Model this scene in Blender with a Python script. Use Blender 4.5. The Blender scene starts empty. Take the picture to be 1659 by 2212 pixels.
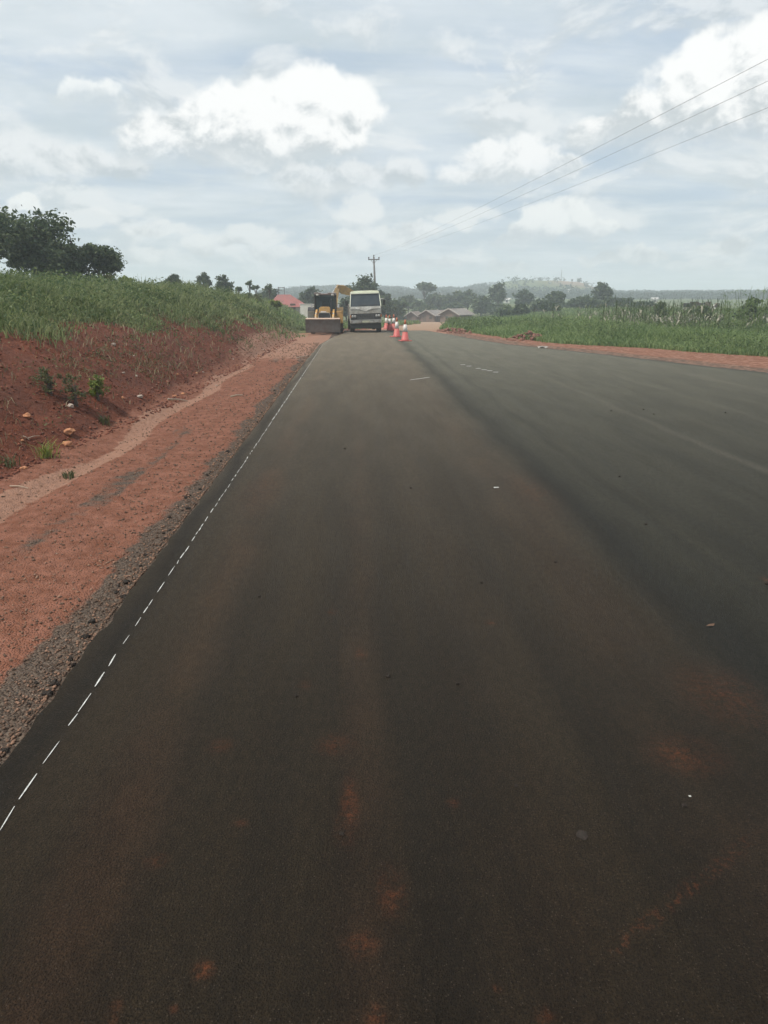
import bpy, math, random
import numpy as np
from mathutils import Vector, Matrix

R = math.radians
rng = np.random.default_rng(7)
random.seed(7)
S = bpy.context.scene
COL = S.collection

# ------------------------------------------------------------------ camera
CAM_H = 2.3
F, CX, CY = 1600.0, 829.5, 1106.0          # photograph measured on a 1659 x 2212 picture
PITCH, YAW = math.atan(466/1600), R(2.17)
cam_d = bpy.data.cameras.new('camera'); cam = bpy.data.objects.new('camera', cam_d); COL.objects.link(cam)
cam_d.sensor_fit = 'VERTICAL'; cam_d.sensor_height = 36; cam_d.sensor_width = 27
cam_d.lens = F/2212*36; cam_d.clip_end = 9000; cam_d.clip_start = .1
cam.location = (0, 0, CAM_H); cam.rotation_euler = (R(90)-PITCH, 0, -YAW)
S.camera = cam

def ray(px, py):
    fw = Vector((math.sin(YAW), math.cos(YAW), 0)); rt = Vector((math.cos(YAW), -math.sin(YAW), 0)); up = Vector((0, 0, 1))
    ax = fw*math.cos(PITCH) - up*math.sin(PITCH); cu = fw*math.sin(PITCH) + up*math.cos(PITCH)
    return (ax*F + rt*(px-CX) - cu*(py-CY)).normalized()
def at(px, py, Y=None, z=0.0):
    d = ray(px, py)
    k = Y/d.y if Y is not None else (z-CAM_H)/d.z
    return Vector((0, 0, CAM_H)) + d*k

# ------------------------------------------------------------------ sun, exposure, sky
SUN_EL, SUN_AZ = R(56), R(-112)             # azimuth from +Y (the road), clockwise
sun_d = bpy.data.lights.new('sun', 'SUN'); sun = bpy.data.objects.new('sun', sun_d); COL.objects.link(sun)
sun_d.energy = 2.8; sun_d.angle = R(4); sun_d.color = (1, .95, .87)
sv = Vector((math.sin(SUN_AZ)*math.cos(SUN_EL), math.cos(SUN_AZ)*math.cos(SUN_EL), math.sin(SUN_EL)))
sun.rotation_euler = sv.to_track_quat('Z', 'Y').to_euler()
S.view_settings.view_transform = 'Standard'; S.view_settings.look = 'None'
S.view_settings.exposure = 0.62; S.view_settings.gamma = 1; S.view_settings.use_curve_mapping = False
S.cycles.max_bounces = 6; S.cycles.diffuse_bounces = 3; S.cycles.glossy_bounces = 2; S.cycles.transmission_bounces = 4
S.cycles.volume_bounces = 1; S.cycles.transparent_max_bounces = 8
S.cycles.use_denoising = True; S.cycles.use_adaptive_sampling = True; S.cycles.adaptive_threshold = .025
S.cycles.caustics_reflective = False; S.cycles.caustics_refractive = False

class NT:
    """small helper for building node trees"""
    def __init__(self, nt): self.nt = nt
    def n(self, t, **kw):
        o = self.nt.nodes.new(t)
        for k, v in kw.items(): setattr(o, k, v)
        return o
    def put(self, sock, v):
        if v is None: return
        if isinstance(v, bpy.types.NodeSocket): self.nt.links.new(v, sock)
        else:
            if hasattr(sock.default_value, '__len__') and not hasattr(v, '__len__'): v = [v]*len(sock.default_value)
            if hasattr(sock.default_value, '__len__') and len(sock.default_value) == 4 and len(v) == 3: v = tuple(v)+(1,)
            sock.default_value = v
    def m(self, op, a, b=None, c=None, clamp=False):
        o = self.n('ShaderNodeMath', operation=op, use_clamp=clamp)
        for s, v in zip(o.inputs, (a, b, c)): self.put(s, v)
        return o.outputs[0]
    def v(self, op, a, b=None, out=0):
        o = self.n('ShaderNodeVectorMath', operation=op)
        self.put(o.inputs[0], a); self.put(o.inputs[1], b)
        return o.outputs['Value'] if op in ('LENGTH', 'DOT_PRODUCT', 'DISTANCE') else o.outputs[0]
    def mix(self, f, a, b, kind='MIX'):
        o = self.n('ShaderNodeMix', data_type='RGBA', blend_type=kind)
        self.put(o.inputs[0], f); self.put(o.inputs[6], a); self.put(o.inputs[7], b)
        return o.outputs[2]
    def ss(self, x, a, b, lo=0.0, hi=1.0):
        o = self.n('ShaderNodeMapRange', interpolation_type='SMOOTHSTEP')
        for i, v in enumerate((x, a, b, lo, hi)): self.put(o.inputs[i], v)
        return o.outputs[0]
    def noise(self, vec, scale, detail=4, rough=.55, dist=0.0, out=0):
        o = self.n('ShaderNodeTexNoise')
        self.put(o.inputs['Vector'], vec); self.put(o.inputs['Scale'], scale); self.put(o.inputs['Detail'], detail)
        self.put(o.inputs['Roughness'], rough); self.put(o.inputs['Distortion'], dist)
        return o.outputs[out]
    def voro(self, vec, scale, out='Distance', feature='F1'):
        o = self.n('ShaderNodeTexVoronoi', feature=feature)
        self.put(o.inputs['Vector'], vec); self.put(o.inputs['Scale'], scale)
        return o.outputs[out]
    def xyz(self, vec):
        o = self.n('ShaderNodeSeparateXYZ'); self.put(o.inputs[0], vec); return o.outputs
    def comb(self, x, y, z=0.0):
        o = self.n('ShaderNodeCombineXYZ')
        for s, v in zip(o.inputs, (x, y, z)): self.put(s, v)
        return o.outputs[0]

world = bpy.data.worlds.new('World'); S.world = world; world.use_nodes = True
W = NT(world.node_tree); world.node_tree.nodes.clear()
sky = W.n('ShaderNodeTexSky', sky_type='NISHITA', sun_disc=False, sun_elevation=SUN_EL, sun_rotation=SUN_AZ % (2*math.pi))
sky.air_density = 1.0; sky.dust_density = 2.0
g = W.n('ShaderNodeTexCoord').outputs['Generated']
gx, gy, gzz = W.xyz(g)
az = W.m('ARCTAN2', gx, gy); el = W.m('ARCSINE', gzz)
ae = W.comb(az, el, 0.0)
# high thin cloud deck seen in perspective
hz = W.m('ADD', W.m('MAXIMUM', gzz, 0.0), .10)
pl = W.comb(W.m('DIVIDE', gx, hz), W.m('DIVIDE', gy, hz), 0.0)
pls = W.v('MULTIPLY', pl, (1.0, 1.6, 1.0))
d1 = W.noise(pls, .55, 7, .62, .6)
d2 = W.noise(pls, 1.35, 6, .6, .3)
deck_a = W.ss(d1, .34, .58, .35, .97)
deck_t = W.m('ADD', W.m('MULTIPLY', d2, .75), W.m('MULTIPLY', W.ss(gzz, .0, .42), .10))
deck_c = W.mix(W.ss(deck_t, .24, .60), (3.30, 3.78, 4.08), (4.38, 4.72, 4.95))
low = W.ss(gzz, .0, .20, 0.97, 0.0)
deck_a2 = W.m('MAXIMUM', deck_a, low)
blue = W.mix(.80, sky.outputs[0], (2.3, 2.95, 3.75))
col = W.mix(deck_a2, blue, deck_c)
# fleecy broken layer low in the sky
ws = W.v('MULTIPLY', ae, (1.0, 2.1, 1.0))
fl = W.noise(ws, 7.5, 8, .60, .4); fl2 = W.noise(W.v('ADD', ws, (.012, .030, 0)), 7.5, 8, .60, .4)
fla = W.m('MULTIPLY', W.m('MULTIPLY', W.ss(fl, .46, .62), W.ss(el, .50, .26)), W.ss(el, -.01, .05, .25, .68))
flc = W.mix(W.ss(W.m('SUBTRACT', fl, fl2), -.07, .09), (3.35, 3.66, 3.82), (4.95, 5.1, 5.12))
col = W.mix(fla, col, flc)
# heaped clouds: soft union of lobes given by direction, broken up by noise
def lobes(lst, ae_in):
    d = None
    for (px, py, rx, ry) in lst:
        c = ray(px, py); a0 = math.atan2(c.x, c.y); e0 = math.asin(c.z)
        q = W.v('MULTIPLY', W.v('SUBTRACT', ae_in, (a0, e0, 0)), (1500/rx, 1500/ry, 0))
        f = W.m('SUBTRACT', 1.28, W.v('LENGTH', q))
        d = f if d is None else W.m('SMOOTH_MAX', d, f, .25)
    return d
def heap(lst, base_py, top_py, white, grey, edge, rag, opac=1.0):
    global col
    nz = W.noise(W.v('MULTIPLY', ae, (1.0, 1.25, 1.0)), 17, 7, .62, .25)
    nz2 = W.noise(W.v('ADD', W.v('MULTIPLY', ae, (1.0, 1.25, 1.0)), (.010, .020, 0)), 17, 7, .62, .25)
    D = lobes(lst, W.v('ADD', ae, W.v('MULTIPLY', W.v('SUBTRACT', W.noise(ae, 30, 3, .5, 0, 1), (.5, .5, .5)), (.035, .035, 0))))
    a = W.ss(W.m('ADD', D, W.m('MULTIPLY', W.m('SUBTRACT', nz, .5), rag)), .02, .02+edge)
    eb, et = math.asin(ray(829, base_py).z), math.asin(ray(829, top_py).z)
    foot = W.ss(W.m('ADD', el, W.m('MULTIPLY', W.m('SUBTRACT', nz, .5), .05)), eb-.02, eb+.03)
    h = W.m('DIVIDE', W.m('SUBTRACT', el, eb), et-eb)
    lit = W.m('ADD', W.m('MULTIPLY', h, .9), W.m('MULTIPLY', W.m('SUBTRACT', nz, nz2), 2.3))
    c = W.mix(W.ss(lit, -.04, .60), grey, white)
    col = W.mix(W.m('MULTIPLY', W.m('MULTIPLY', a, foot), opac), col, c)
WH, GR = (5.7, 5.75, 5.7), (3.3, 3.6, 3.75)
heap([(700,395,90,34),(790,380,70,26),(870,366,48,24),(640,375,50,22),(1000,380,40,14),(60,325,110,34),(160,345,80,30),(20,360,60,30),(230,360,70,20)],
     420, 300, (4.9,5.05,5.1), (3.1,3.4,3.55), .6, .9, .8)
heap([(430,528,34,16),(540,508,70,20),(780,452,48,22),(310,556,46,16),(720,525,70,18),(870,503,70,20),(1000,470,60,16),(1570,535,44,16),(1390,552,44,16),(1100,577,44,13),(600,545,60,14),(930,575,60,10),(180,470,60,18),(350,495,60,14),(1500,575,60,10),(1300,560,40,10)],
     600, 440, (4.9,5.05,5.05), (3.2,3.45,3.6), .5, 1.2, .75)
heap([(690,215,85,50),(740,228,56,46),(590,240,80,46),(497,228,40,36),(650,265,120,60),(470,275,75,44),(390,300,95,42),(335,322,55,30),(560,295,130,46),(768,245,44,40)],
     352, 185, WH, GR, .35, .82)
heap([(1590,150,115,62),(1640,125,70,52),(1520,172,65,54),(1570,225,135,60),(1450,255,100,42),(1345,290,90,32),(1500,292,130,36),(1680,240,110,70),(1760,180,130,90)],
     335, 95, WH, (3.4,3.7,3.85), .35, .82)
heap([(1100,345,95,34),(1180,358,64,30),(1045,368,64,24)], 395, 312, (5.4,5.5,5.5), (3.4,3.7,3.85), .35, .9)
heap([(205,214,54,26),(165,230,36,14)], 246, 190, (5.4,5.55,5.5), (3.8,4.1,4.2), .35, 1.0)
heap([(1210,468,62,30),(1160,490,44,22),(1272,490,44,20),(1130,518,60,16),(50,440,26,14)], 530, 440, (5.2,5.35,5.3), (3.4,3.65,3.8), .35, 1.1, .9)
bg = W.n('ShaderNodeBackground'); W.put(bg.inputs['Color'], col); bg.inputs['Strength'].default_value = .118
wo = W.n('ShaderNodeOutputWorld'); world.node_tree.links.new(bg.outputs[0], wo.inputs[0])
world.cycles.sampling_method = 'MANUAL'; world.cycles.sample_map_resolution = 512

# ------------------------------------------------------------------ materials
def nmat(name):
    m = bpy.data.materials.new(name); m.use_nodes = True
    t = NT(m.node_tree); b = m.node_tree.nodes['Principled BSDF']
    return m, t, b
def bump(t, b, h, strength=.5, dist=.02):
    o = t.n('ShaderNodeBump'); t.put(o.inputs['Strength'], strength); t.put(o.inputs['Distance'], dist); t.put(o.inputs['Height'], h)
    t.put(b.inputs['Normal'], o.outputs[0])
MATS = {}
def paint(name, c, rough=.45, metal=0.0, wear=.35, dirt=(.12, .075, .05), dscale=6):
    """painted / plain surface with procedural grime"""
    if name in MATS: return MATS[name]
    m, t, b = nmat(name)
    p = t.n('ShaderNodeTexCoord').outputs['Object']
    n1 = t.noise(p, dscale, 5, .6); n2 = t.noise(p, dscale*6, 3, .5)
    f = t.m('MULTIPLY', t.ss(t.m('ADD', n1, t.m('MULTIPLY', n2, .3)), .5, .85), wear)
    t.put(b.inputs['Base Color'], t.mix(f, c, dirt))
    t.put(b.inputs['Roughness'], t.m('ADD', t.m('MULTIPLY', n1, .25), rough-.1))
    b.inputs['Metallic'].default_value = metal
    MATS[name] = m; return m
def leafmat(name, c1, c2, scale=.6, trans=.25, rough=.6):
    if name in MATS: return MATS[name]
    m, t, b = nmat(name)
    p = t.n('ShaderNodeNewGeometry')
    n1 = t.noise(p.outputs['Position'], scale, 3, .5)
    f = t.m('ADD', t.m('MULTIPLY', n1, .9), t.m('MULTIPLY', t.m('SUBTRACT', p.outputs['Random Per Island'], .5), .6), clamp=True)
    cc = t.mix(t.ss(f, .2, .8), c1, c2)
    t.put(b.inputs['Base Color'], cc); b.inputs['Roughness'].default_value = rough
    b.inputs['Specular IOR Level'].default_value = .3
    tr = t.n('ShaderNodeBsdfTranslucent'); t.put(tr.inputs['Color'], cc)
    mx = t.n('ShaderNodeMixShader'); mx.inputs[0].default_value = trans
    lk = m.node_tree.links; lk.new(b.outputs[0], mx.inputs[1]); lk.new(tr.outputs[0], mx.inputs[2])
    lk.new(mx.outputs[0], m.node_tree.nodes['Material Output'].inputs[0])
    MATS[name] = m; return m

# ------------------------------------------------------------------ mesh helpers
class MB:
    def __init__(self): self.v = []; self.f = []
    def add(self, vs, fs):
        k = len(self.v); self.v += [tuple(p) for p in vs]; self.f += [tuple(i+k for i in q) for q in fs]; return self
    def box(self, x0, x1, y0, y1, z0, z1, bev=0.0, M=None):
        b = bev
        if b <= 0:
            vs = [(x, y, z) for z in (z0, z1) for (x, y) in ((x0, y0), (x1, y0), (x1, y1), (x0, y1))]
            fs = [(3,2,1,0),(4,5,6,7),(0,1,5,4),(1,2,6,5),(2,3,7,6),(3,0,4,7)]
        else:
            rings = []
            for (z, i) in ((z0, b), (z0+b, 0), (z1-b, 0), (z1, b)):
                rings.append([(x0+i+b, y0+i, z), (x1-i-b, y0+i, z), (x1-i, y0+i+b, z), (x1-i, y1-i-b, z), (x1-i-b, y1-i, z), (x0+i+b, y1-i, z), (x0+i, y1-i-b, z), (x0+i, y0+i+b, z)])
            vs = sum(rings, []); fs = [tuple(range(7, -1, -1)), tuple(range(24, 32))]
            for r in range(3):
                for i in range(8): fs.append((r*8+i, r*8+(i+1) % 8, r*8+8+(i+1) % 8, r*8+8+i))
        if M: vs = [M @ Vector(p) for p in vs]
        return self.add(vs, fs)
    def prism(self, prof, axis, a, b):
        """closed outline extruded along an axis; prof holds the two other coordinates in xyz order"""
        def mk(u, v, w): return {'x': (w, u, v), 'y': (u, w, v), 'z': (u, v, w)}[axis]
        n = len(prof); vs = [mk(u, v, a) for u, v in prof] + [mk(u, v, b) for u, v in prof]
        fs = [tuple(range(n-1, -1, -1)), tuple(range(n, 2*n))] + [(i, (i+1) % n, n+(i+1) % n, n+i) for i in range(n)]
        return self.add(vs, fs)
    def tube(self, pts, rad, n=8, cap=True):
        pts = [Vector(p) for p in pts]
        if not hasattr(rad, '__len__'): rad = [rad]*len(pts)
        rings = []
        for i, p in enumerate(pts):
            d = (pts[min(i+1, len(pts)-1)] - pts[max(i-1, 0)]).normalized()
            a = d.cross(Vector((0, 0, 1)) if abs(d.z) < .9 else Vector((1, 0, 0))).normalized(); c = d.cross(a)
            rings.append([p + (a*math.cos(2*math.pi*k/n) + c*math.sin(2*math.pi*k/n))*rad[i] for k in range(n)])
        vs = sum(rings, []); fs = []
        for i in range(len(pts)-1):
            for k in range(n): fs.append((i*n+k, i*n+(k+1) % n, (i+1)*n+(k+1) % n, (i+1)*n+k))
        if cap: fs += [tuple(range(n-1, -1, -1)), tuple(range((len(pts)-1)*n, len(pts)*n))]
        return self.add(vs, fs)
    def lathe(self, prof, c=(0, 0, 0), n=20, axis='z'):
        vs = []; fs = []
        for (r, h) in prof:
            for k in range(n):
                a = 2*math.pi*k/n; u, v = r*math.cos(a), r*math.sin(a)
                q = {'z': (u, v, h), 'x': (h, u, v), 'y': (u, h, v)}[axis]
                vs.append((q[0]+c[0], q[1]+c[1], q[2]+c[2]))
        m = len(prof)
        for i in range(m-1):
            for k in range(n): fs.append((i*n+k, i*n+(k+1) % n, (i+1)*n+(k+1) % n, (i+1)*n+k))
        fs += [tuple(range(n-1, -1, -1)), tuple(range((m-1)*n, m*n))]
        return self.add(vs, fs)
    def build(self, name, mat, parent=None, smooth=False, M=None):
        me = bpy.data.meshes.new(name)
        vs = self.v if M is None else [tuple(M @ Vector(p)) for p in self.v]
        me.from_pydata(vs, [], self.f); me.validate(); me.update()
        import bmesh
        bm = bmesh.new(); bm.from_mesh(me); bmesh.ops.recalc_face_normals(bm, faces=bm.faces); bm.to_mesh(me); bm.free()
        if smooth:
            for p in me.polygons: p.use_smooth = True
        return link(name, me, mat, parent)
def link(name, me, mat, parent=None):
    if mat is not None and not me.materials: me.materials.append(mat)
    o = bpy.data.objects.new(name, me); COL.objects.link(o)
    if parent: o.parent = parent
    return o
def npmesh(name, V, Fq, mat, parent=None, smooth=False, attrs=None):
    """numpy verts (n,3) and faces (m,k) to an object"""
    me = bpy.data.meshes.new(name)
    V = np.asarray(V, np.float32); Fq = np.asarray(Fq, np.int32); m, k = Fq.shape
    me.vertices.add(len(V)); me.vertices.foreach_set('co', V.ravel())
    me.loops.add(m*k); me.loops.foreach_set('vertex_index', Fq.ravel())
    me.polygons.add(m); me.polygons.foreach_set('loop_start', np.arange(0, m*k, k, dtype=np.int32))
    me.polygons.foreach_set('loop_total', np.full(m, k, np.int32))
    if smooth: me.polygons.foreach_set('use_smooth', np.ones(m, bool))
    me.update(calc_edges=True)
    for an, av in (attrs or {}).items():
        a = me.attributes.new(an, 'FLOAT', 'POINT'); a.data.foreach_set('value', np.asarray(av, np.float32).ravel())
    return link(name, me, mat, parent)
def empty(name, loc, rz=0.0, sc=1.0):
    o = bpy.data.objects.new(name, None); COL.objects.link(o); o.empty_display_size = .3
    o.location = loc; o.rotation_euler = (0, 0, rz); o.scale = (sc, sc, sc); return o
def tag(o, label=None, cat=None, group=None, kind=None):
    if label: o['label'] = label
    if cat: o['category'] = cat
    if group: o['group'] = group
    if kind: o['kind'] = kind
    return o
def copy_tree(o, loc, rz=0.0, sc=1.0):
    r = o.copy(); COL.objects.link(r); r.location = loc; r.rotation_euler = (0, 0, rz); r.scale = (sc,)*3 if not hasattr(sc, '__len__') else sc
    def kids(a, b):
        for ch in list(a.children):
            if ch == b: continue
            c = ch.copy(); COL.objects.link(c); c.parent = b; kids(ch, c)
    kids(o, r); return r

# ------------------------------------------------------------------ terrain
def _hash(i, j, s):
    h = (i*374761393 + j*668265263 + s*974711) & 0xffffffff
    h = ((h ^ (h >> 13))*1274126177) & 0xffffffff
    return ((h ^ (h >> 16)) & 0xffff)/65535.0
def vnoise(x, y, s=0):
    x = np.asarray(x, float); y = np.asarray(y, float)
    i = np.floor(x).astype(np.int64); j = np.floor(y).astype(np.int64); u = x-i; w = y-j
    u = u*u*(3-2*u); w = w*w*(3-2*w)
    return (_hash(i, j, s)*(1-u)+_hash(i+1, j, s)*u)*(1-w) + (_hash(i, j+1, s)*(1-u)+_hash(i+1, j+1, s)*u)*w
def fbm(x, y, o=4, s=0):
    t = 0; a = .5
    for k in range(o): t = t + a*vnoise(x*2**k, y*2**k, s+k*17); a *= .5
    return t/(1-.5**o) - .5
def sst(x, a, b):
    t = np.clip((x-a)/(b-a), 0, 1); return t*t*(3-2*t)
TOE = ([-20, 0, 10, 16, 25, 34, 41, 47, 60, 90, 130, 300], [-5.4, -5.3, -5.0, -4.5, -4.4, -4.0, -3.6, -3.5, -4.4, -5, -8, -20])
HB = ([-20, 0, 15, 30, 42, 60, 75, 90, 110, 130, 170, 300], [1.7, 1.8, 2.1, 2.35, 2.3, 2.0, 2.05, 2.2, 1.6, .8, .3, .2])
LEDGE = ([-20, 30, 38, 43, 49, 55, 200], [-1.85, -1.83, -1.76, -1.4, -.80, -.75, -.75])
RPX = [(1659,805),(1500,788),(1400,776),(1300,765),(1180,752),(1100,744),(1040,735),(990,726),(950,719)]
RPT = [at(*p) for p in RPX]
REDGE = ([-20, 10, 18]+[p.y for p in RPT]+[56, 200], [14.2, 14.0, 13.6]+[p.x for p in RPT]+[4.6, 4.6])
GPX = [(1659,768),(1500,758),(1400,750),(1300,745),(1210,740),(1100,729),(1000,716),(950,708)]
GPT = [at(*p) for p in GPX]
GEDGE = ([-20, 10, 20]+[p.y for p in GPT]+[90, 120, 150, 165, 200, 300], [19, 18.5, 17.5]+[p.x for p in GPT]+[10.2, 14.5, 19.5, 20, 5, 5])
PROF_AZ = [(-600,4),(0,4),(560,4),(650,12),(720,14),(830,13),(905,8),(1000,11),(1045,19),(1090,30),(1130,32),(1190,31),(1250,28),(1290,14),(1330,3),(1659,3),(2300,3)]
PA = [math.atan2(ray(p, 640).x, ray(p, 640).y) for p, _ in PROF_AZ]; PH = [h*.42 for _, h in PROF_AZ]
ROAD_END = 54.0
def gz(x, y, rough=True):
    x = np.asarray(x, float); y = np.asarray(y, float)
    d = np.hypot(x, y)
    wdrop = 1 - .80*sst(x-.06*np.maximum(y-60, 0), 12, 40)
    yd = np.clip(y-50, 0, 125)
    base = -.028*(np.sqrt(yd*yd+64)-8)*wdrop
    toe = np.interp(y, *TOE); H = np.interp(y, *HB)
    H = H + (np.maximum(2.3-base, H)-H)*sst(-x, 13, 22)*(y > -1e9)
    u = toe - x
    bank = np.where(u > 0, H*np.tanh(.74*u/np.maximum(H, .2)), 0)
    z = base + bank - .055
    ch = np.exp(-((x+4.0)/.22)**2)*sst(y, 5, 9)*(1-sst(y, 28, 36))
    z = z - .09*ch*(u < .3)
    if rough:
        bk = sst(u, -.2, .8)*(y < 140)
        z = z + bk*(.22*fbm(x*.9, y*.55, 4, 3) + .13*fbm(x*3, y*2.2, 3, 9))*(1-.5*sst(d, 60, 120))
        z = z + .025*fbm(x*2.5, y*2.5, 3, 5)*((x < -1.85) | (x > 5))
        z = z + .10*np.maximum(fbm(x*2.2, y*1.6, 3, 21), 0)*sst(u, -.5, .0)*(1-sst(u, .3, .8))*4*.5
    f = sst(d, 260, 380)
    plain = -.6 + 1.1*sst(d, 300, 430)
    z = z*(1-f) + plain*f
    a = np.arctan2(x, y)
    prof = np.interp(a, PA, PH)
    hill = prof + (1.6*fbm(a*55, a*0+.3, 3, 31))*(prof > 3)
    front = sst(d, 430, 700)
    z = z + (hill+2.0)*front*(np.cos(a) > 0) - 10*sst(d, 800, 1500)*0
    return z
def gzs(x, y, rough=True): return float(gz(np.array([x]), np.array([y]), rough)[0])
def hit(px, py, far=900.0, up=0.0, near=3.0):
    """where the view ray through a picture point meets the terrain"""
    d = ray(px, py); k = np.concatenate([np.arange(near, 120, .1), np.arange(120, far, 1.0)])
    h = np.hypot(d.x, d.y); xs, ys, zs = d.x/h*k, d.y/h*k, CAM_H + d.z/h*k
    b = zs < gz(xs, ys)+up
    i = int(np.argmax(b)) if b.any() else len(k)-1
    return Vector((xs[i], ys[i], gzs(xs[i], ys[i])))

def axis_pts(parts):
    out = []
    for a, b, s in parts: out += list(np.arange(a, b, s))
    return np.array(out + [parts[-1][1]])
xs = axis_pts([(-1500,-800,100),(-800,-200,40),(-200,-60,7),(-60,-22,1.6),(-22,-11,.45),(-11,-1.2,.11),(-1.2,4,1.0),(4,20,.4),(20,60,2),(60,240,7),(240,800,28),(800,1500,100)])
ys = axis_pts([(-1500,-400,110),(-400,-40,40),(-40,2,3),(2,14,.13),(14,30,.2),(30,62,.33),(62,130,1.2),(130,260,5),(260,760,14),(760,1200,60),(1200,1500,100)])
X, Y = np.meshgrid(xs, ys); Z = gz(X, Y)
le = np.interp(Y, *LEDGE); re = np.interp(Y, *REDGE)
inroad = (X > le+.10) & (X < re-.10) & (Y < ROAD_END-.2)
Z = np.where(inroad, Z-.10, Z)
toeY = np.interp(Y, *TOE); U = toeY - X
ge = np.interp(Y, *GEDGE)
nb = fbm(X*.8, Y*.5, 4, 41); nb2 = fbm(X*.25, Y*.2, 3, 43)
# where plants cover the soil
lim = np.interp(Y, [0, 10, 17, 23, 30, 36, 42, 46, 52], [3.9, 3.7, 3.2, 2.1, 1.5, 1.1, .7, .1, -.6])
def cover_left(x, y):
    u = np.interp(y, *TOE) - x
    l = np.interp(y, [0, 10, 17, 23, 30, 36, 42, 46, 52], [3.9, 3.7, 3.1, 2.4, 2.0, 1.7, 1.2, .3, -.9])
    return sst(u + 2.6*fbm(x*.7, y*.4, 4, 41), l-1.1, l+1.2)
def cover_right(x, y):
    e = np.interp(y, *GEDGE)
    return sst(x - e + .9*fbm(x*.7, y*.5, 3, 47), -.2, .7)
def track(x, y):
    c = np.interp(y, [50, 55, 80, 110, 150, 165], [2.6, 3.2, 7.0, 11.5, 17.5, 19]); w = np.interp(y, [50, 60, 110, 150], [4, 3.0, 2.4, 5.0])
    return (1-sst(np.abs(x-c)-.6*fbm(x*.4, y*.2, 3, 51), w-.6, w+.3))*(y > 50)*(y < 172)
grassm = np.maximum(cover_left(X, Y)*(X < -1), cover_right(X, Y)*(X > 1))
yard = ((Y > 56) & (X > -3) & (X < ge))
grassm = np.where(yard, .35+.4*nb, grassm)
grassm = np.where(Y > 172, 1, grassm)
trk = track(X, Y)
grassm = grassm*(1-trk)
wob = .25*fbm(X*1.3, Y*.35, 3, 61); xw = X + wob
gravel = np.maximum((.25+.75*sst(X+.5*fbm(X*1.6, Y*.9, 4, 68), -2.30, -2.02))*sst(X, -2.6, -2.2)*(X < 0), sst(xw, -3.55, -3.2)*(1-sst(xw, -3.05, -2.8))*np.clip(.30+2.4*fbm(X*1.4, Y*.45, 4, 66), 0, .62))
gravel = np.maximum(gravel, (1-sst(X-re+1.0*nb, .8, 3.0))*.95*(X > 3)*(Y < 52))
gravel = np.where(Y > 50, gravel*(1-trk)*.5, gravel)
chan = np.exp(-((X+4.0+.18*np.sin(Y*.9)+wob*.6)/.27)**2)*sst(Y, 4, 6)*(1-sst(Y, 26, 33))*(U < .5)
chan = np.maximum(chan, .9*trk); chan = np.maximum(chan, .52*(X > re)*(Y < 56))
chan = np.maximum(chan, .80*sst(Y, 20, 36)*sst(-U, -1.9, -.2)*(X < -1.5)*(X > -7)*(Y < 56))
verge = np.maximum(sst(xw, -4.9, -4.4)*(X < 0), sst(X-re, -.5, .2)*(X > 3)); verge = np.where(Y > 56, 0, verge)
field = sst(np.hypot(X, Y), 270, 330)
d_ = np.hypot(X, Y)
bare = np.exp(-((np.arctan2(X, Y)-math.atan2(ray(1240, 630).x, ray(1240, 630).y))/.028)**2)*sst(d_, 560, 640)
ny, nx = X.shape
idx = np.arange(ny*nx).reshape(ny, nx)
Fq = np.stack([idx[:-1, :-1], idx[:-1, 1:], idx[1:, 1:], idx[1:, :-1]], -1).reshape(-1, 4)
gm, t, b = nmat('red earth ground')
P = t.n('ShaderNodeNewGeometry').outputs['Position']
def attr(t, n):
    o = t.n('ShaderNodeAttribute'); o.attribute_name = n; return o.outputs['Fac']
n_big = t.noise(P, .9, 5, .6); n_mid = t.noise(P, 5, 5, .65); n_fin = t.noise(P, 38, 4, .65); vor = t.voro(P, 62); vcol = t.voro(P, 62, 'Color')
clod = t.voro(P, 11)
soil = t.mix(t.ss(n_mid, .3, .7), (.105, .033, .018), (.180, .059, .033))
soil = t.mix(t.m('MULTIPLY', t.ss(n_big, .35, .75), .7), soil, (.135, .058, .040))
soil = t.mix(t.ss(n_fin, .60, .76, 0, .55), soil, (.22, .12, .08))
vsep = t.xyz(vcol)
grv = t.mix(vsep[0], (.050, .037, .027), (.150, .114, .087))
grv = t.mix(t.ss(n_fin, .35, .6, .3, 0), grv, (.095, .043, .028))
ag, av, ac, af, ab = [attr(t, k) for k in ('grassy', 'gravelly', 'washed', 'farfield', 'bare')]
vsoil = t.mix(t.ss(n_mid, .3, .7), (.180, .072, .042), (.275, .122, .080))
soil = t.mix(t.ss(t.m('ADD', attr(t, 'verge'), t.m('MULTIPLY', t.m('SUBTRACT', n_big, .5), .8)), .3, .75, 0, .9), soil, vsoil)
c = t.mix(t.ss(t.m('ADD', av, t.m('MULTIPLY', t.m('SUBTRACT', n_mid, .5), 1.1)), .4, .68), soil, grv)
wash = t.mix(n_mid, (.29, .150, .100), (.36, .215, .150))
wash = t.mix(t.ss(t.xyz(P)[1], 50, 62), wash, (.36, .25, .17))
c = t.mix(t.ss(t.m('ADD', ac, t.m('MULTIPLY', t.m('SUBTRACT', n_mid, .5), .7)), .45, .62, 0, .85), c, wash)
grs = t.mix(t.ss(n_mid, .3, .7), (.070, .095, .035), (.13, .16, .06))
c = t.mix(t.ss(t.m('ADD', ag, t.m('MULTIPLY', t.m('SUBTRACT', n_mid, .5), .7)), .4, .65, 0, .9), c, grs)
nf = t.noise(P, .02, 4, .6); nf2 = t.noise(P, .11, 4, .6)
far = t.mix(t.ss(t.m('ADD', nf, t.m('MULTIPLY', nf2, .25)), .5, .72), (.050, .075, .028), (.105, .120, .042))
c = t.mix(af, c, far)
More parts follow.
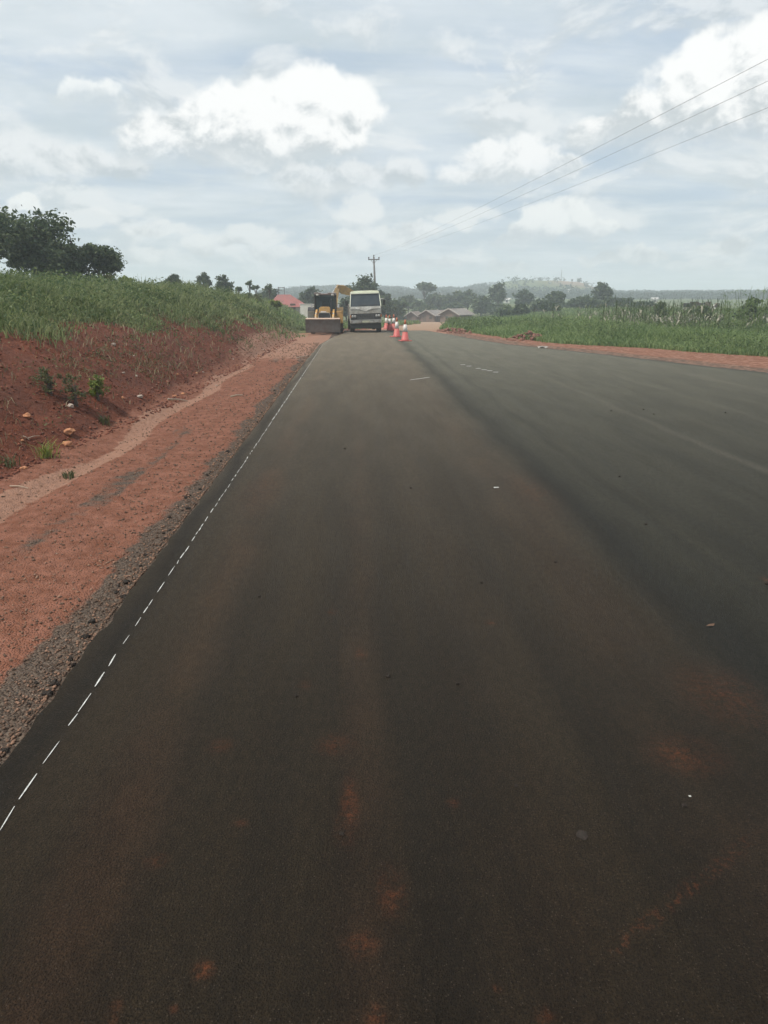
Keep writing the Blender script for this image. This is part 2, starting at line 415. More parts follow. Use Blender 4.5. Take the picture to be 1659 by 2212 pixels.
c = t.mix(t.m('MULTIPLY', ab, t.ss(nf2, .25, .5)), c, (.26, .15, .10))
t.put(b.inputs['Base Color'], c); b.inputs['Roughness'].default_value = .95; b.inputs['Specular IOR Level'].default_value = .15
hgt = t.m('ADD', t.m('MULTIPLY', n_fin, .5), t.m('ADD', t.m('MULTIPLY', vor, -.5), t.m('MULTIPLY', clod, -.9)))
bump(t, b, hgt, .9, .05)
ground = npmesh('ground', np.stack([X, Y, Z], -1).reshape(-1, 3), Fq, gm, smooth=True,
                attrs={'verge': verge, 'grassy': grassm, 'gravelly': gravel, 'washed': chan, 'farfield': field, 'bare': bare})
tag(ground, kind='structure')

# ------------------------------------------------------------------ road
rm, t, b = nmat('fresh asphalt')
P = t.n('ShaderNodeNewGeometry').outputs['Position']
px_, py_, pz_ = t.xyz(P)
wig = t.m('MULTIPLY', t.m('SUBTRACT', t.noise(P, .35, 3, .5), .5), .5)
xr = t.m('ADD', px_, wig)
P2 = t.comb(t.m('MULTIPLY', px_, 1.0), t.m('MULTIPLY', py_, .045), 0.0)
strk = t.noise(P2, 1.6, 5, .6); strk2 = t.noise(P2, 6.0, 4, .6)
patch = t.noise(t.v('MULTIPLY', P, (1, .7, 1)), .6, 5, .62); patch2 = t.noise(t.v('MULTIPLY', P, (1, .8, 1)), 2.6, 5, .68)
fin = t.noise(P, 95, 3, .7); fin2 = t.noise(P, 30, 4, .65)
ag1 = t.voro(P, 125); agc = t.xyz(t.voro(P, 125, 'Color'))
lane = t.ss(xr, 1.9, 2.7)
c = t.mix(lane, (.0104, .0072, .0042), (.0088, .0080, .0056))
c = t.mix(t.ss(strk, .35, .68), t.mix(1.0, c, (.76, .76, .77), 'MULTIPLY'), t.mix(1.0, c, (1.22, 1.20, 1.15), 'MULTIPLY'))
c = t.mix(1.0, c, t.mix(t.ss(strk2, .36, .64), (.90, .90, .90), (1.10, 1.10, 1.08)), 'MULTIPLY')
def band(x0, w, f):
    k = t.m('DIVIDE', t.m('SUBTRACT', xr, x0), w)
    return t.m('MULTIPLY', t.m('POWER', 2.718, t.m('MULTIPLY', t.m('MULTIPLY', k, k), -1.0)), f)
# dust carried by wheels, as soft bands along the lane, and rollers' dark joints
dust = t.m('ADD', t.m('ADD', band(-1.12, .18, .36), band(.02, .13, .20)), t.m('ADD', band(1.75, .3, .16), band(.75, .3, .06)))
dust = t.m('MULTIPLY', dust, t.ss(t.m('ADD', patch, t.m('MULTIPLY', patch2, .5)), .55, .95, .15, 1.0))
c = t.mix(dust, c, (.060, .030, .016))
near = t.m('POWER', t.ss(py_, .5, 46), .62)  # dark close up, pale far off: veil and sheen painted into colour, plus dust
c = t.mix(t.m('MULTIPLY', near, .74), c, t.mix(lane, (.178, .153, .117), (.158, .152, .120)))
c = t.mix(t.m('ADD', band(2.5, .24, .46), t.m('ADD', band(3.2, .10, .20), band(-1.72, .09, .5))), c, (.009, .009, .0085))
c = t.mix(t.m('ADD', t.m('ADD', band(5.6, .10, .26), band(10.3, .22, .25)), band(7.9, .12, .12)), c, (.125, .115, .092))
# scattered red soil trodden off boots and tyres
spots = [(755,1745,.05,.26,.9),(742,1790,.05,.12,.8),(440,2098,.045,.05,1.0),(725,1610,.12,.12,.55),(845,1925,.07,.16,.6),(780,2040,.08,.07,.6),(520,1778,.04,.03,.6),(810,2195,.04,.05,.8),(1075,2135,.02,.02,.8),(780,1412,.05,.08,.6),
         (660,1480,.06,.08,.3),(980,1735,.04,.04,.6),(475,1612,.08,.08,.5),(1060,1345,.05,.06,.5),(245,2190,.03,.06,.6),(375,2180,.02,.02,.9),(1480,1630,.22,.20,.6),(1560,1500,.30,.45,.45),(335,1860,.06,.05,.5),(718,1322,.05,.06,.5),(1660,1255,.06,.12,.7),(1150,1060,.30,1.3,.30),(560,1060,.3,1.2,.25),(1180,2200,.04,.05,.5)]
patch2b = t.noise(P, 7, 4, .65)
acc = None
for (sx, sy, rx, ry, f) in spots:
    q = at(sx, sy)
    vv = t.v('MULTIPLY', t.v('SUBTRACT', P, (q.x, q.y, 0)), (1/rx, 1/ry, 0))
    k = t.m('MULTIPLY', t.ss(t.m('ADD', t.v('LENGTH', vv), t.m('MULTIPLY', t.m('ADD', t.m('MULTIPLY', t.m('SUBTRACT', fin2, .5), 1.5), t.m('MULTIPLY', t.m('SUBTRACT', patch2b, .5), 2.4)))), 1.35, -.1), f)
    acc = k if acc is None else t.m('MAXIMUM', acc, k)
qa, qb = at(1312, 2058), at(1640, 1800)     # one long smear near the right hand corner
dv = (qb-qa); L = dv.length; du = dv/L
rel = t.v('SUBTRACT', P, (qa.x, qa.y, 0))
al = t.v('DOT_PRODUCT', rel, (du.x, du.y, 0)); ac_ = t.m('ABSOLUTE', t.v('DOT_PRODUCT', rel, (-du.y, du.x, 0)))
sm = t.m('MULTIPLY', t.m('MULTIPLY', t.ss(ac_, .05, .005), t.m('MULTIPLY', t.ss(al, -.05, .1), t.ss(al, L+.05, L-.1))), t.ss(fin2, .45, .62, .0, .40))
acc = t.m('MAXIMUM', acc, sm)
c = t.mix(t.m('MULTIPLY', t.m('MULTIPLY', acc, t.ss(fin2, .40, .64, .10, 1.0)), t.ss(patch2b, .34, .60, .15, 1.0)), c, (.115, .036, .015))
# aggregate and mottling
mot = t.noise(t.v('MULTIPLY', P, (1, .18, 1)), 2.2, 6, .7); mot2 = t.noise(t.v('MULTIPLY', P, (1, .5, 1)), 26, 4, .7)
c = t.mix(1.0, c, t.mix(t.ss(mot, .34, .66), (.89, .89, .89), (1.11, 1.11, 1.10)), 'MULTIPLY')
c = t.mix(1.0, c, t.mix(t.ss(mot2, .34, .66), (.84, .84, .84), (1.18, 1.17, 1.15)), 'MULTIPLY')
c = t.mix(1.0, c, t.mix(t.ss(fin, .3, .7), (.48, .48, .48), (1.62, 1.58, 1.52)), 'MULTIPLY')
c = t.mix(t.m('MULTIPLY', t.ss(agc[0], .90, .97), t.ss(ag1, .42, .2)), c, (.062, .049, .037))
c = t.mix(t.m('MULTIPLY', t.ss(agc[1], .93, .97), t.ss(ag1, .5, .25)), c, (.004, .004, .004))
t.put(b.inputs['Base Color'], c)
t.put(b.inputs['Roughness'], t.m('ADD', t.m('MULTIPLY', fin, .12), t.m('ADD', .60, t.m('MULTIPLY', strk2, .16))))
b.inputs['Specular IOR Level'].default_value = .09
bump(t, b, t.m('ADD', t.m('MULTIPLY', ag1, -.6), t.m('ADD', fin, t.m('MULTIPLY', fin2, .8))), .75, .012)
ry = np.concatenate([np.arange(-14, 12, .10), np.arange(12, 40, .3), np.arange(40, ROAD_END+.01, .25)])
lej = np.interp(ry, *LEDGE) + .05*fbm(ry*3.1, ry*0+2, 3, 71)+.06*fbm(ry*9, ry*0+5, 2, 73)
rej = np.interp(ry, *REDGE) + .12*fbm(ry*1.1, ry*0+2, 3, 75)
tt = np.linspace(0, 1, 24)
RX = lej[:, None]*(1-tt) + rej[:, None]*tt; RY = np.repeat(ry[:, None], 24, 1)
RY = RY + (RY > ROAD_END-.4)*.8*fbm(RX*.8, RY*0+9, 3, 77)
RZ = gz(RX, RY, False)+.055
n0, n1 = RX.shape
top = np.stack([RX, RY, RZ], -1).reshape(-1, 3)
idx = np.arange(n0*n1).reshape(n0, n1)
rf = [np.stack([idx[:-1, :-1], idx[:-1, 1:], idx[1:, 1:], idx[1:, :-1]], -1).reshape(-1, 4)]
bot = top.copy(); bot[:, 2] -= .16
bot[idx[:, 0], 0] -= .03; o = n0*n1
for edge in (idx[:, 0][::-1], idx[:, -1], idx[-1, ::-1], idx[0, :]):
    rf.append(np.stack([edge[:-1], edge[1:], edge[1:]+o, edge[:-1]+o], -1)[:, ::-1])
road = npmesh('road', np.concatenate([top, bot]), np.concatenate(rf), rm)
tag(road, kind='structure')
# set-out marks: the broken white edge line, a short stroke and dots further out
pm = paint('white road paint', (.60, .60, .57), .7, 0, .7, (.2, .19, .17), 30)
M_ = MB(); yy = 1.0
while yy < 46:
    L = random.uniform(.10, .24) if yy < 12 else random.uniform(.3, .7)
    x0 = np.interp(yy, [0, 38, 46], [-1.62, -1.60, -1.2]) + random.uniform(-.006, .006); x1 = np.interp(yy+L, [0, 38, 46], [-1.62, -1.60, -1.2])+random.uniform(-.006, .006)
    w = random.uniform(.0025, .006) if yy < 14 else .0065
    M_.add([(x0-w*.5, yy, .004), (x0+w*.5, yy, .004), (x0*.6+x1*.4+w, yy+L*.4, .004), (x1+w*.5, yy+L, .004), (x1-w*.5, yy+L, .004), (x0*.5+x1*.5-w, yy+L*.5, .004)], [(0,1,2,3,4,5)])
    yy += L + (random.choice([.02, .05, .08, .15]) if yy < 12 else random.uniform(.05, .16))
tag(M_.build('edge_line', pm), kind='structure')
M_ = MB()
a_, b_ = at(886, 821), at(928, 815)
M_.add([(a_.x, a_.y-.03, .004), (b_.x, b_.y-.03, .004), (b_.x, b_.y+.03, .004), (a_.x, a_.y+.03, .004)], [(0,1,2,3)])
for (qx, qy) in ((1000,788),(1013,791),(1033,796),(1046,799),(1058,801),(1071,804)):
    q = at(qx, qy); M_.add([(q.x-.09, q.y-.04, .004), (q.x+.09, q.y-.04, .004), (q.x+.07, q.y+.06, .004), (q.x-.08, q.y+.05, .004)], [(0,1,2,3)])
tag(M_.build('road_marking', pm), kind='structure')

# ------------------------------------------------------------------ plants
def blades(N, x, y, z, h, w, lean=.35, dirbias=None, seg=True):
    a = rng.uniform(0, 2*np.pi, N); fa = rng.uniform(0, 2*np.pi, N)
    lx, ly = np.cos(a)*lean*h*rng.uniform(.2, 1.2, N), np.sin(a)*lean*h*rng.uniform(.2, 1.2, N)
    wx, wy = np.cos(fa)*w, np.sin(fa)*w
    V = np.zeros((N, 5, 3))
    V[:, 0] = np.stack([x-wx*.5, y-wy*.5, z-.05], -1); V[:, 1] = np.stack([x+wx*.5, y+wy*.5, z-.05], -1)
    V[:, 2] = np.stack([x+lx*.35+wx*.5, y+ly*.35+wy*.5, z+h*.6], -1); V[:, 3] = np.stack([x+lx*.35-wx*.5, y+ly*.35-wy*.5, z+h*.6], -1)
    V[:, 4] = np.stack([x+lx, y+ly, z+h*rng.uniform(.8, 1.0, N)], -1)
    o = (np.arange(N)*5)[:, None]
    F3 = np.concatenate([o+np.array([[0, 1, 2]]), o+np.array([[0, 2, 3]]), o+np.array([[3, 2, 4]])], 0)
    return V.reshape(-1, 3), F3
def leaves(C, size, up=.5, aspect=.5, N=None):
    """diamond leaves at centres C (n,3)"""
    n = len(C); size = np.broadcast_to(size, (n,))
    nrm = rng.normal(size=(n, 3)); nrm[:, 2] += up*2; nrm /= np.linalg.norm(nrm, axis=1)[:, None]
    a = rng.normal(size=(n, 3)); a -= (a*nrm).sum(1)[:, None]*nrm; a /= np.linalg.norm(a, axis=1)[:, None]
    bb = np.cross(nrm, a); s = size[:, None]
    droop = nrm*s*.12
    V = np.stack([C-a*s*.5-droop, C+bb*s*aspect*.5, C+a*s*.5-droop, C-bb*s*aspect*.5], 1)
    return V.reshape(-1, 3), np.arange(n*4).reshape(n, 4)
grass_l = leafmat('bank grass', (.095, .135, .050), (.260, .285, .130), .35, .5)
grass_r = leafmat('field grass', (.110, .175, .060), (.270, .340, .135), .22, .5)
dry = leafmat('dry stems', (.13, .105, .055), (.26, .21, .12), .7, .2)
weedm = leafmat('weed leaves', (.070, .115, .046), (.190, .235, .095), .7, .45)
def scatter(n, xr, yr, p):
    """points denser near the camera; kept with probability p(x, y)"""
    y = yr[0]*np.power(yr[1]/yr[0], rng.random(n)); x = xr[0]+(xr[1]-xr[0])*rng.random(n) if not callable(xr) else xr(y, rng.random(n))
    k = rng.random(n) < p(x, y); return x[k], y[k]
# grass on the left bank
def xl(y, r): return np.interp(y, *TOE) + .9 - r**1.5*(10+.25*y)
hx, hy = scatter(230000, xl, (7.5, 125), lambda x, y: cover_left(x, y)*(.35+.65*(vnoise(x*.9, y*.7, 81) > .35))*(1-((x > -4.3) & (y > 46.5) & (y < 56)))*((x < -1.9)))
dd = np.hypot(hx, hy); uu = np.interp(hy, *TOE)-hx
hh = (.16+.50*sst(uu, 1.2, 6)+.10*sst(hy, 35, 55))*rng.uniform(.5, 1.25, len(hx))*(.35+1.25*vnoise(hx*.45, hy*.35, 83))
V, Fc = blades(len(hx), hx, hy, gz(hx, hy), hh, .006+.0011*dd, .95)
tag(npmesh('grass', V, Fc, grass_l), 'rough green grass covering the left roadside bank', 'grass', kind='stuff')
# sparse dry straw on bare bank
hx, hy = scatter(26000, lambda y, r: np.interp(y, *TOE)-.2-r*5.5, (7, 45), lambda x, y: .06+.34*(vnoise(x*1.4, y*.9, 85) > .6))
V, Fc = blades(len(hx), hx, hy, gz(hx, hy), rng.uniform(.05, .22, len(hx)), .004+.0006*np.hypot(hx, hy), 1.5)
tag(npmesh('dry_grass', V, Fc, dry), 'thin dry straw scattered over the red cut bank', 'dry grass', kind='stuff')
# leafy weeds on the crest of the bank and above it
hx, hy = scatter(15000, lambda y, r: np.interp(y, *TOE)-1.2-r*(11+.22*y), (11, 120), lambda x, y: cover_left(x, y)*(vnoise(x*.45, y*.35, 87) > .42)*(.25+.75*sst(np.interp(y, *TOE)-x, 2.5, 5)))
n = len(hx); K = 13
wh = (.25+.55*sst(np.interp(hy, *TOE)-hx, 2, 6))*rng.uniform(.5, 1.35, n)
hz_ = gz(hx, hy)
C = np.stack([np.repeat(hx, K)+rng.normal(0, .16, n*K), np.repeat(hy, K)+rng.normal(0, .16, n*K), np.repeat(hz_, K)+np.repeat(wh, K)*rng.uniform(.2, 1.0, n*K)], -1)
V, Fc = leaves(C, np.repeat(.05+.0020*np.hypot(hx, hy), K)*rng.uniform(.6, 1.4, n*K), .3, .5)
tag(npmesh('weeds', V, Fc, weedm), 'leafy weeds growing thick along the top of the left bank', 'weeds', kind='stuff')
# small dull weeds and dead leaves on the bare part of the bank
hx, hy = scatter(5200, lambda y, r: np.interp(y, *TOE)-.3-r*4.5, (7, 46), lambda x, y: .05+.40*(vnoise(x*.7, y*.5, 89) > .60))
n = len(hx); K = 9; hz_ = gz(hx, hy)
C = np.stack([np.repeat(hx, K)+rng.normal(0, .10, n*K), np.repeat(hy, K)+rng.normal(0, .10, n*K), np.repeat(hz_, K)+rng.uniform(.01, .22, n*K)*np.repeat(rng.uniform(.3, 1.2, n), K)], -1)
V, Fc = leaves(C, np.repeat(.025+.0017*np.hypot(hx, hy), K)*rng.uniform(.6, 1.4, n*K), .3, .45)
tag(npmesh('bank_weeds', V, Fc, leafmat('dull bank weeds', (.060, .062, .026), (.165, .150, .065), 1.3, .3)), 'sparse dull weeds dotted over the bare red bank', 'weeds', kind='stuff')
# tall seed stalks sticking out against the sky
hx, hy = scatter(1500, lambda y, r: np.interp(y, *TOE)-4-r*(7+.15*y), (14, 80), lambda x, y: .6+0*x)
V, Fc = blades(len(hx), hx, hy, gz(hx, hy), rng.uniform(.7, 1.35, len(hx)), .004+.0005*np.hypot(hx, hy), .35)
tag(npmesh('grass_stalks', V, Fc, grass_l), 'tall thin grass stalks rising from the crest of the left bank', 'grass stalks', kind='stuff')
# field on the right
def xrr(y, r): return np.interp(y, *GEDGE) - .6 + r**1.25*(.62*y+4-np.interp(y, *GEDGE)*.6)
hx, hy = scatter(210000, xrr, (19, 150), lambda x, y: cover_right(x, y)*(1-track(x, y))*(x < .68*y+3))
dd = np.hypot(hx, hy)
hh = (.18+.62*sst(hx-np.interp(hy, *GEDGE), .0, 6))*rng.uniform(.5, 1.2, len(hx))*(.5+1.0*vnoise(hx*.3, hy*.22, 91))
V, Fc = blades(len(hx), hx, hy, gz(hx, hy), hh, .006+.0010*dd, .85)
tag(npmesh('field_grass', V, Fc, grass_r), 'tall green grass field beyond the right edge of the road', 'grass', kind='stuff')
hx, hy = scatter(12000, lambda y, r: np.interp(y, *GEDGE)+.6+r*(.45*y), (24, 130), lambda x, y: cover_right(x, y)*(vnoise(x*.3, y*.22, 93) > .5)*(1-track(x, y)))
n = len(hx); K = 9; hz_ = gz(hx, hy); wh = rng.uniform(.4, 1.05, n)
C = np.stack([np.repeat(hx, K)+rng.normal(0, .2, n*K), np.repeat(hy, K)+rng.normal(0, .2, n*K), np.repeat(hz_, K)+np.repeat(wh, K)*rng.uniform(.3, 1.0, n*K)], -1)
V, Fc = leaves(C, np.repeat(.04+.0020*np.hypot(hx, hy), K)*rng.uniform(.6, 1.3, n*K), .3, .45)
tag(npmesh('field_weeds', V, Fc, weedm), 'darker weeds mixed through the grass field on the right', 'weeds', kind='stuff')
# thin cover on ground between the road's end and the trees
hx, hy = scatter(26000, lambda y, r: -9+r*(60), (52, 175), lambda x, y: (1-track(x, y))*((x < np.interp(y, *GEDGE)+2))*(1-((x > -4.6) & (x < 4.2) & (y < 60)))*(.25+.75*(vnoise(x*.3, y*.2, 95) > .45)))
V, Fc = blades(len(hx), hx, hy, gz(hx, hy), rng.uniform(.15, .6, len(hx)), .05+.0009*hy, .5)
tag(npmesh('roadside_grass', V, Fc, grass_r), 'patchy grass on the falling ground behind the truck', 'grass', kind='stuff')

bark = paint('tree bark', (.085, .065, .05), .9, 0, .5, (.04, .035, .03), 4)
TREE_M = [leafmat('dark broad leaves', (.036, .062, .032), (.115, .145, .066), .5, .35),
          leafmat('green leaves', (.045, .078, .034), (.13, .17, .07), .5, .22),
          leafmat('grey green leaves', (.042, .066, .040), (.11, .14, .072), .5, .22)]
def tree(name, label, cat, base, h, wid, kind=0, mat=0, n=60, per=40, leaf=.28, seed=0, group=None, trunk_h=.3, lobes_=None):
    """tapered trunk with limbs, and a crown of leaf clumps spread through several lobes"""
    global rng
    keep = rng; rng = np.random.default_rng(1000+seed)
    root = tag(empty(name, base), label, cat, group)
    r = wid*.5; lob = []
    if lobes_: lob = lobes_
    elif kind == 0:      # spreading crown
        k = 9
        for i in range(k):
            a = i*2.4+rng.uniform(-.4, .4); q = r*rng.uniform(.25, .68); zz = h*rng.uniform(.42, .82)
            lob.append((math.cos(a)*q, math.sin(a)*q, zz, r*rng.uniform(.30, .5), h*rng.uniform(.13, .22)))
        lob.append((0, 0, h*.82, r*.42, h*.18))
    elif kind == 1:      # conical
        for i in range(8):
            f = i/7; q = r*(1-f)*.45; a = i*2.4
            lob.append((math.cos(a)*q, math.sin(a)*q, h*(.28+.64*f), r*(1-f*.80)*.75, h*.12))
    elif kind == 2:      # flat umbrella
        for i in range(9):
            a = i*2.4; q = r*rng.uniform(.1, .75); lob.append((math.cos(a)*q, math.sin(a)*q, h*rng.uniform(.84, .93), r*.36, h*.07))
    elif kind == 3:      # round bushy to the ground
        for i in range(8):
            a = i*2.4; q = r*rng.uniform(.1, .55); lob.append((math.cos(a)*q, math.sin(a)*q, h*rng.uniform(.25, .75), r*rng.uniform(.35, .55), h*.25))
    t_ = MB(); top = h*(.72 if kind != 1 else .95)
    bend = [(rng.normal(0, .02)*h*f, rng.normal(0, .02)*h*f, top*f) for f in (0, .3, .6, 1)]; bend[0] = (0, 0, -.25)
    t_.tube(bend, [h*.034+.03, h*.026+.02, h*.017, h*.006], 8)
    for (lx, ly, lz, lr, lh) in lob:
        f = min(.8, max(.25, (lz-.18*h)/top*.75)); st = Vector(bend[1]).lerp(Vector(bend[3]), max(0, (f-.3)/.7))
        e = Vector((lx, ly, lz)); mid = st.lerp(e, .5)+Vector((0, 0, -.03*h))
        t_.tube([st, mid, e], [h*.013+.008, h*.009+.005, h*.004], 5)
    t_.build('trunk', bark, root, True)
    wts = np.array([l[3]**2*l[4] for l in lob])**.7; wts /= wts.sum()
    pick = rng.choice(len(lob), n, p=wts); L = np.array(lob)[pick]
    d = rng.normal(size=(n, 3)); d /= np.linalg.norm(d, axis=1)[:, None]; rad = rng.random(n)**.4
    cc = L[:, :3] + d*rad[:, None]*np.stack([L[:, 3], L[:, 3], L[:, 4]], -1)
    cr = rng.uniform(.4, 1.0, n)*r*.15+leaf*.22
    C = np.repeat(cc, per, 0) + rng.normal(size=(n*per, 3))*np.repeat(cr, per)[:, None]*np.array([.75, .75, .5])
    C[:, 2] = np.maximum(C[:, 2], .1)
    V, Fc = leaves(C, leaf*rng.uniform(.6, 1.3, len(C)), .45, .55)
    npmesh('crown', V, Fc, TREE_M[mat], root)
    rng = keep
    return root
def tree_px(name, label, cat, px, top, Y, wpx, kind=0, mat=0, group=None, seed=0, n=60, per=36, leaf=None, floor=None):
    """a tree Y metres up the road, with the height that brings its top to the given picture row"""
    p = at(px, top, Y); gzv = gzs(p.x, p.y); h = max(1.2, p.z-gzv)
    return tree(name, label, cat, (p.x, p.y, gzv), h, wpx*Y/1640, kind, mat, n, per, leaf or .0042*Y+.05, seed, group)
G = 'trees on top of the left bank'
tree_px('broadleaf_tree', 'largest dark tree on the left bank, cut by the edge of the photo', 'tree', 62, 450, 48, 200, 0, 0, G, 1, 240, 42, .27)
tree_px('broadleaf_tree', 'tall tree with ragged crown half out of frame at left', 'tree', -50, 462, 50, 150, 0, 0, G, 2, 90, 40, .27)
tree_px('broadleaf_tree', 'lower rounded tree at right end of the large dark clump', 'tree', 205, 505, 50, 112, 0, 0, G, 3, 120, 38, .25)
tree_px('young_tree', 'slim sapling between two large dark trees on the bank', 'tree', 150, 500, 49, 38, 1, 1, G, 4, 26, 30, .22)
tree_px('broadleaf_tree', 'low bushy tree under the large dark crown on the bank', 'tree', 110, 530, 47, 110, 3, 0, G, 5, 90, 36, .25)
tree_px('small_tree', 'small dark lone tree on the skyline of the left bank', 'tree', 374, 594, 88, 36, 0, 0, 'small trees on the skyline', 6, 46, 30, .34)
tree_px('small_tree', 'paler left tree of a pair on the left skyline', 'tree', 440, 590, 96, 38, 0, 2, 'small trees on the skyline', 7, 46, 30, .36)
tree_px('small_tree', 'taller right tree of a pair on the left skyline', 'tree', 480, 586, 95, 42, 0, 0, 'small trees on the skyline', 8, 60, 30, .36)
G = 'trees around the red roofed house'
tree_px('broadleaf_tree', 'rounded tree left of the red roof', 'tree', 578, 622, 128, 48, 0, 0, G, 9)
tree_px('broadleaf_tree', 'feathery dark tree between red roof and loader cab', 'tree', 664, 621, 140, 52, 0, 0, G, 10)
tree_px('broadleaf_tree', 'dim tree directly behind the loader cab', 'tree', 706, 640, 150, 46, 0, 1, G, 11)
tree_px('conical_tree', 'layered conical tree in front of the utility pole', 'tree', 787, 594, 122, 120, 1, 0, G, 12, 150, 40, .55)
tree_px('broadleaf_tree', 'low tree seen between loader and truck', 'tree', 748, 645, 118, 40, 0, 0, G, 13)
tree_px('broadleaf_tree', 'dark tree close by the right side of the utility pole', 'tree', 822, 628, 150, 42, 0, 0, G, 14)
G = 'trees behind the brown huts'
row = [('broadleaf_tree', 'leafy tree just right of the truck cab', 850, 648, 150, 50, 0, 1), ('broadleaf_tree', 'dark tree behind the leftmost hut', 882, 640, 215, 56, 0, 0),
       ('umbrella_tree', 'flat topped umbrella tree rising above the row behind huts', 917, 612, 250, 44, 2, 0), ('broadleaf_tree', 'bushy tree behind the gap between left and middle huts', 905, 650, 205, 44, 3, 1),
       ('broadleaf_tree', 'broad dark tree behind the middle hut', 938, 636, 218, 52, 0, 0), ('broadleaf_tree', 'narrow tree behind the gap left of the big hut', 962, 640, 222, 40, 0, 2),
       ('broadleaf_tree', 'tall dark tree behind the biggest hut', 990, 627, 226, 50, 0, 0), ('broadleaf_tree', 'square topped dark tree above right end of the biggest hut', 1012, 629, 220, 34, 0, 0),
       ('broadleaf_tree', 'large round dark tree right of the biggest hut', 1040, 638, 190, 70, 3, 0), ('broadleaf_tree', 'low bush tree at the right end of the row by huts', 1072, 658, 180, 50, 3, 0),
       ('broadleaf_tree', 'low tree at the foot of the row left of huts', 864, 668, 185, 46, 3, 1), ('broadleaf_tree', 'dense bush tree behind the roof of the big hut', 975, 655, 195, 60, 3, 0),
       ('broadleaf_tree', 'smallest dark tree behind middle hut roof ridge', 930, 655, 192, 44, 3, 0)]
for i, (nm, lb, px, top, Yd, wp, kd, mt) in enumerate(row):
    tree_px(nm, lb, 'tree', px, top, Yd, wp, kd, mt, G, 20+i, 64, 34)
G = 'trees standing in the right hand fields'
row = [('broadleaf_tree', 'tall lone tree with dense crown left of the hill', 1078, 611, 210, 36, 0, 0), ('broadleaf_tree', 'small spreading tree between lone tree and bushy clump', 1133, 629, 190, 40, 0, 2),
       ('broadleaf_tree', 'left tree of the bushy clump below the hill', 1205, 628, 165, 56, 3, 0), ('broadleaf_tree', 'highest tree with thin top at right of the bushy clump', 1305, 612, 170, 44, 0, 2),
       ('broadleaf_tree', 'wide low tree in the middle of the bushy clump', 1258, 640, 160, 80, 3, 0), ('broadleaf_tree', 'low dark tree at right end of the bushy clump', 1330, 636, 165, 50, 3, 0),
       ('shrub_tree', 'dark shrub poking above the maize strip', 1430, 646, 70, 26, 3, 0), ('shrub_tree', 'shrub left of the maize below the small spreading tree', 1128, 655, 120, 44, 3, 2),
       ('shrub_tree', 'bush at far right among tall reeds beside maize', 1625, 640, 52, 64, 3, 1), ('shrub_tree', 'dark bush among maize plants near right of strip', 1520, 660, 60, 70, 3, 1)]
row += [('shrub_tree', 'low bush between the small spreading tree and the bushy clump', 1168, 646, 150, 50, 3, 2), ('shrub_tree', 'bush filling the gap left of the highest clump tree', 1283, 644, 150, 46, 3, 0), ('shrub_tree', 'low bush tailing off right of the bushy clump', 1362, 645, 150, 46, 3, 2), ('shrub_tree', 'last low bush before the open far field', 1396, 650, 140, 44, 3, 0),
        ('shrub_tree', 'dense green bush below the tall lone tree', 1098, 660, 130, 50, 3, 1), ('shrub_tree', 'dark bush at the left foot of the bushy clump', 1190, 652, 130, 44, 3, 0)]
for i, (nm, lb, px, top, Yd, wp, kd, mt) in enumerate(row):
    tree_px(nm, lb, 'tree' if 'shrub' not in nm else 'bush', px, top, Yd, wp, kd, mt, G, 50+i, 60, 34)
# distant woods as one mass on the far slopes
fx, fy, fs = [], [], []
for _ in range(5200):
    px = rng.uniform(560, 1720); a = math.atan2(ray(px, 640).x, ray(px, 640).y); d0 = rng.uniform(440, 720)
    dens = float(np.interp(px, [560, 640, 1030, 1060, 1290, 1330, 1720], [1, 1, 1, .10, .10, 1, 1]))
    if 1060 < px < 1290 and d0 < 540: dens = .9
    if rng.random() > dens: continue
    fx.append(math.sin(a)*d0); fy.append(math.cos(a)*d0); fs.append(rng.uniform(1.1, 2.6))
fx, fy, fs = map(np.array, (fx, fy, fs)); fz = gz(fx, fy); n = len(fx); K = 16
C = np.stack([np.repeat(fx, K)+rng.normal(0, .8, n*K)*np.repeat(fs, K)*.6, np.repeat(fy, K)+rng.normal(0, .8, n*K), np.repeat(fz, K)+np.repeat(fs, K)*rng.uniform(.2, 1.5, n*K)], -1)
V, Fc = leaves(C, rng.uniform(.7, 1.6, n*K), .4, .8)
tag(npmesh('far_woods', V, Fc, leafmat('far woodland', (.010, .022, .017), (.028, .046, .028), .05, .15)), 'dark wooded slopes on the far side of the valley', 'woods', kind='stuff')

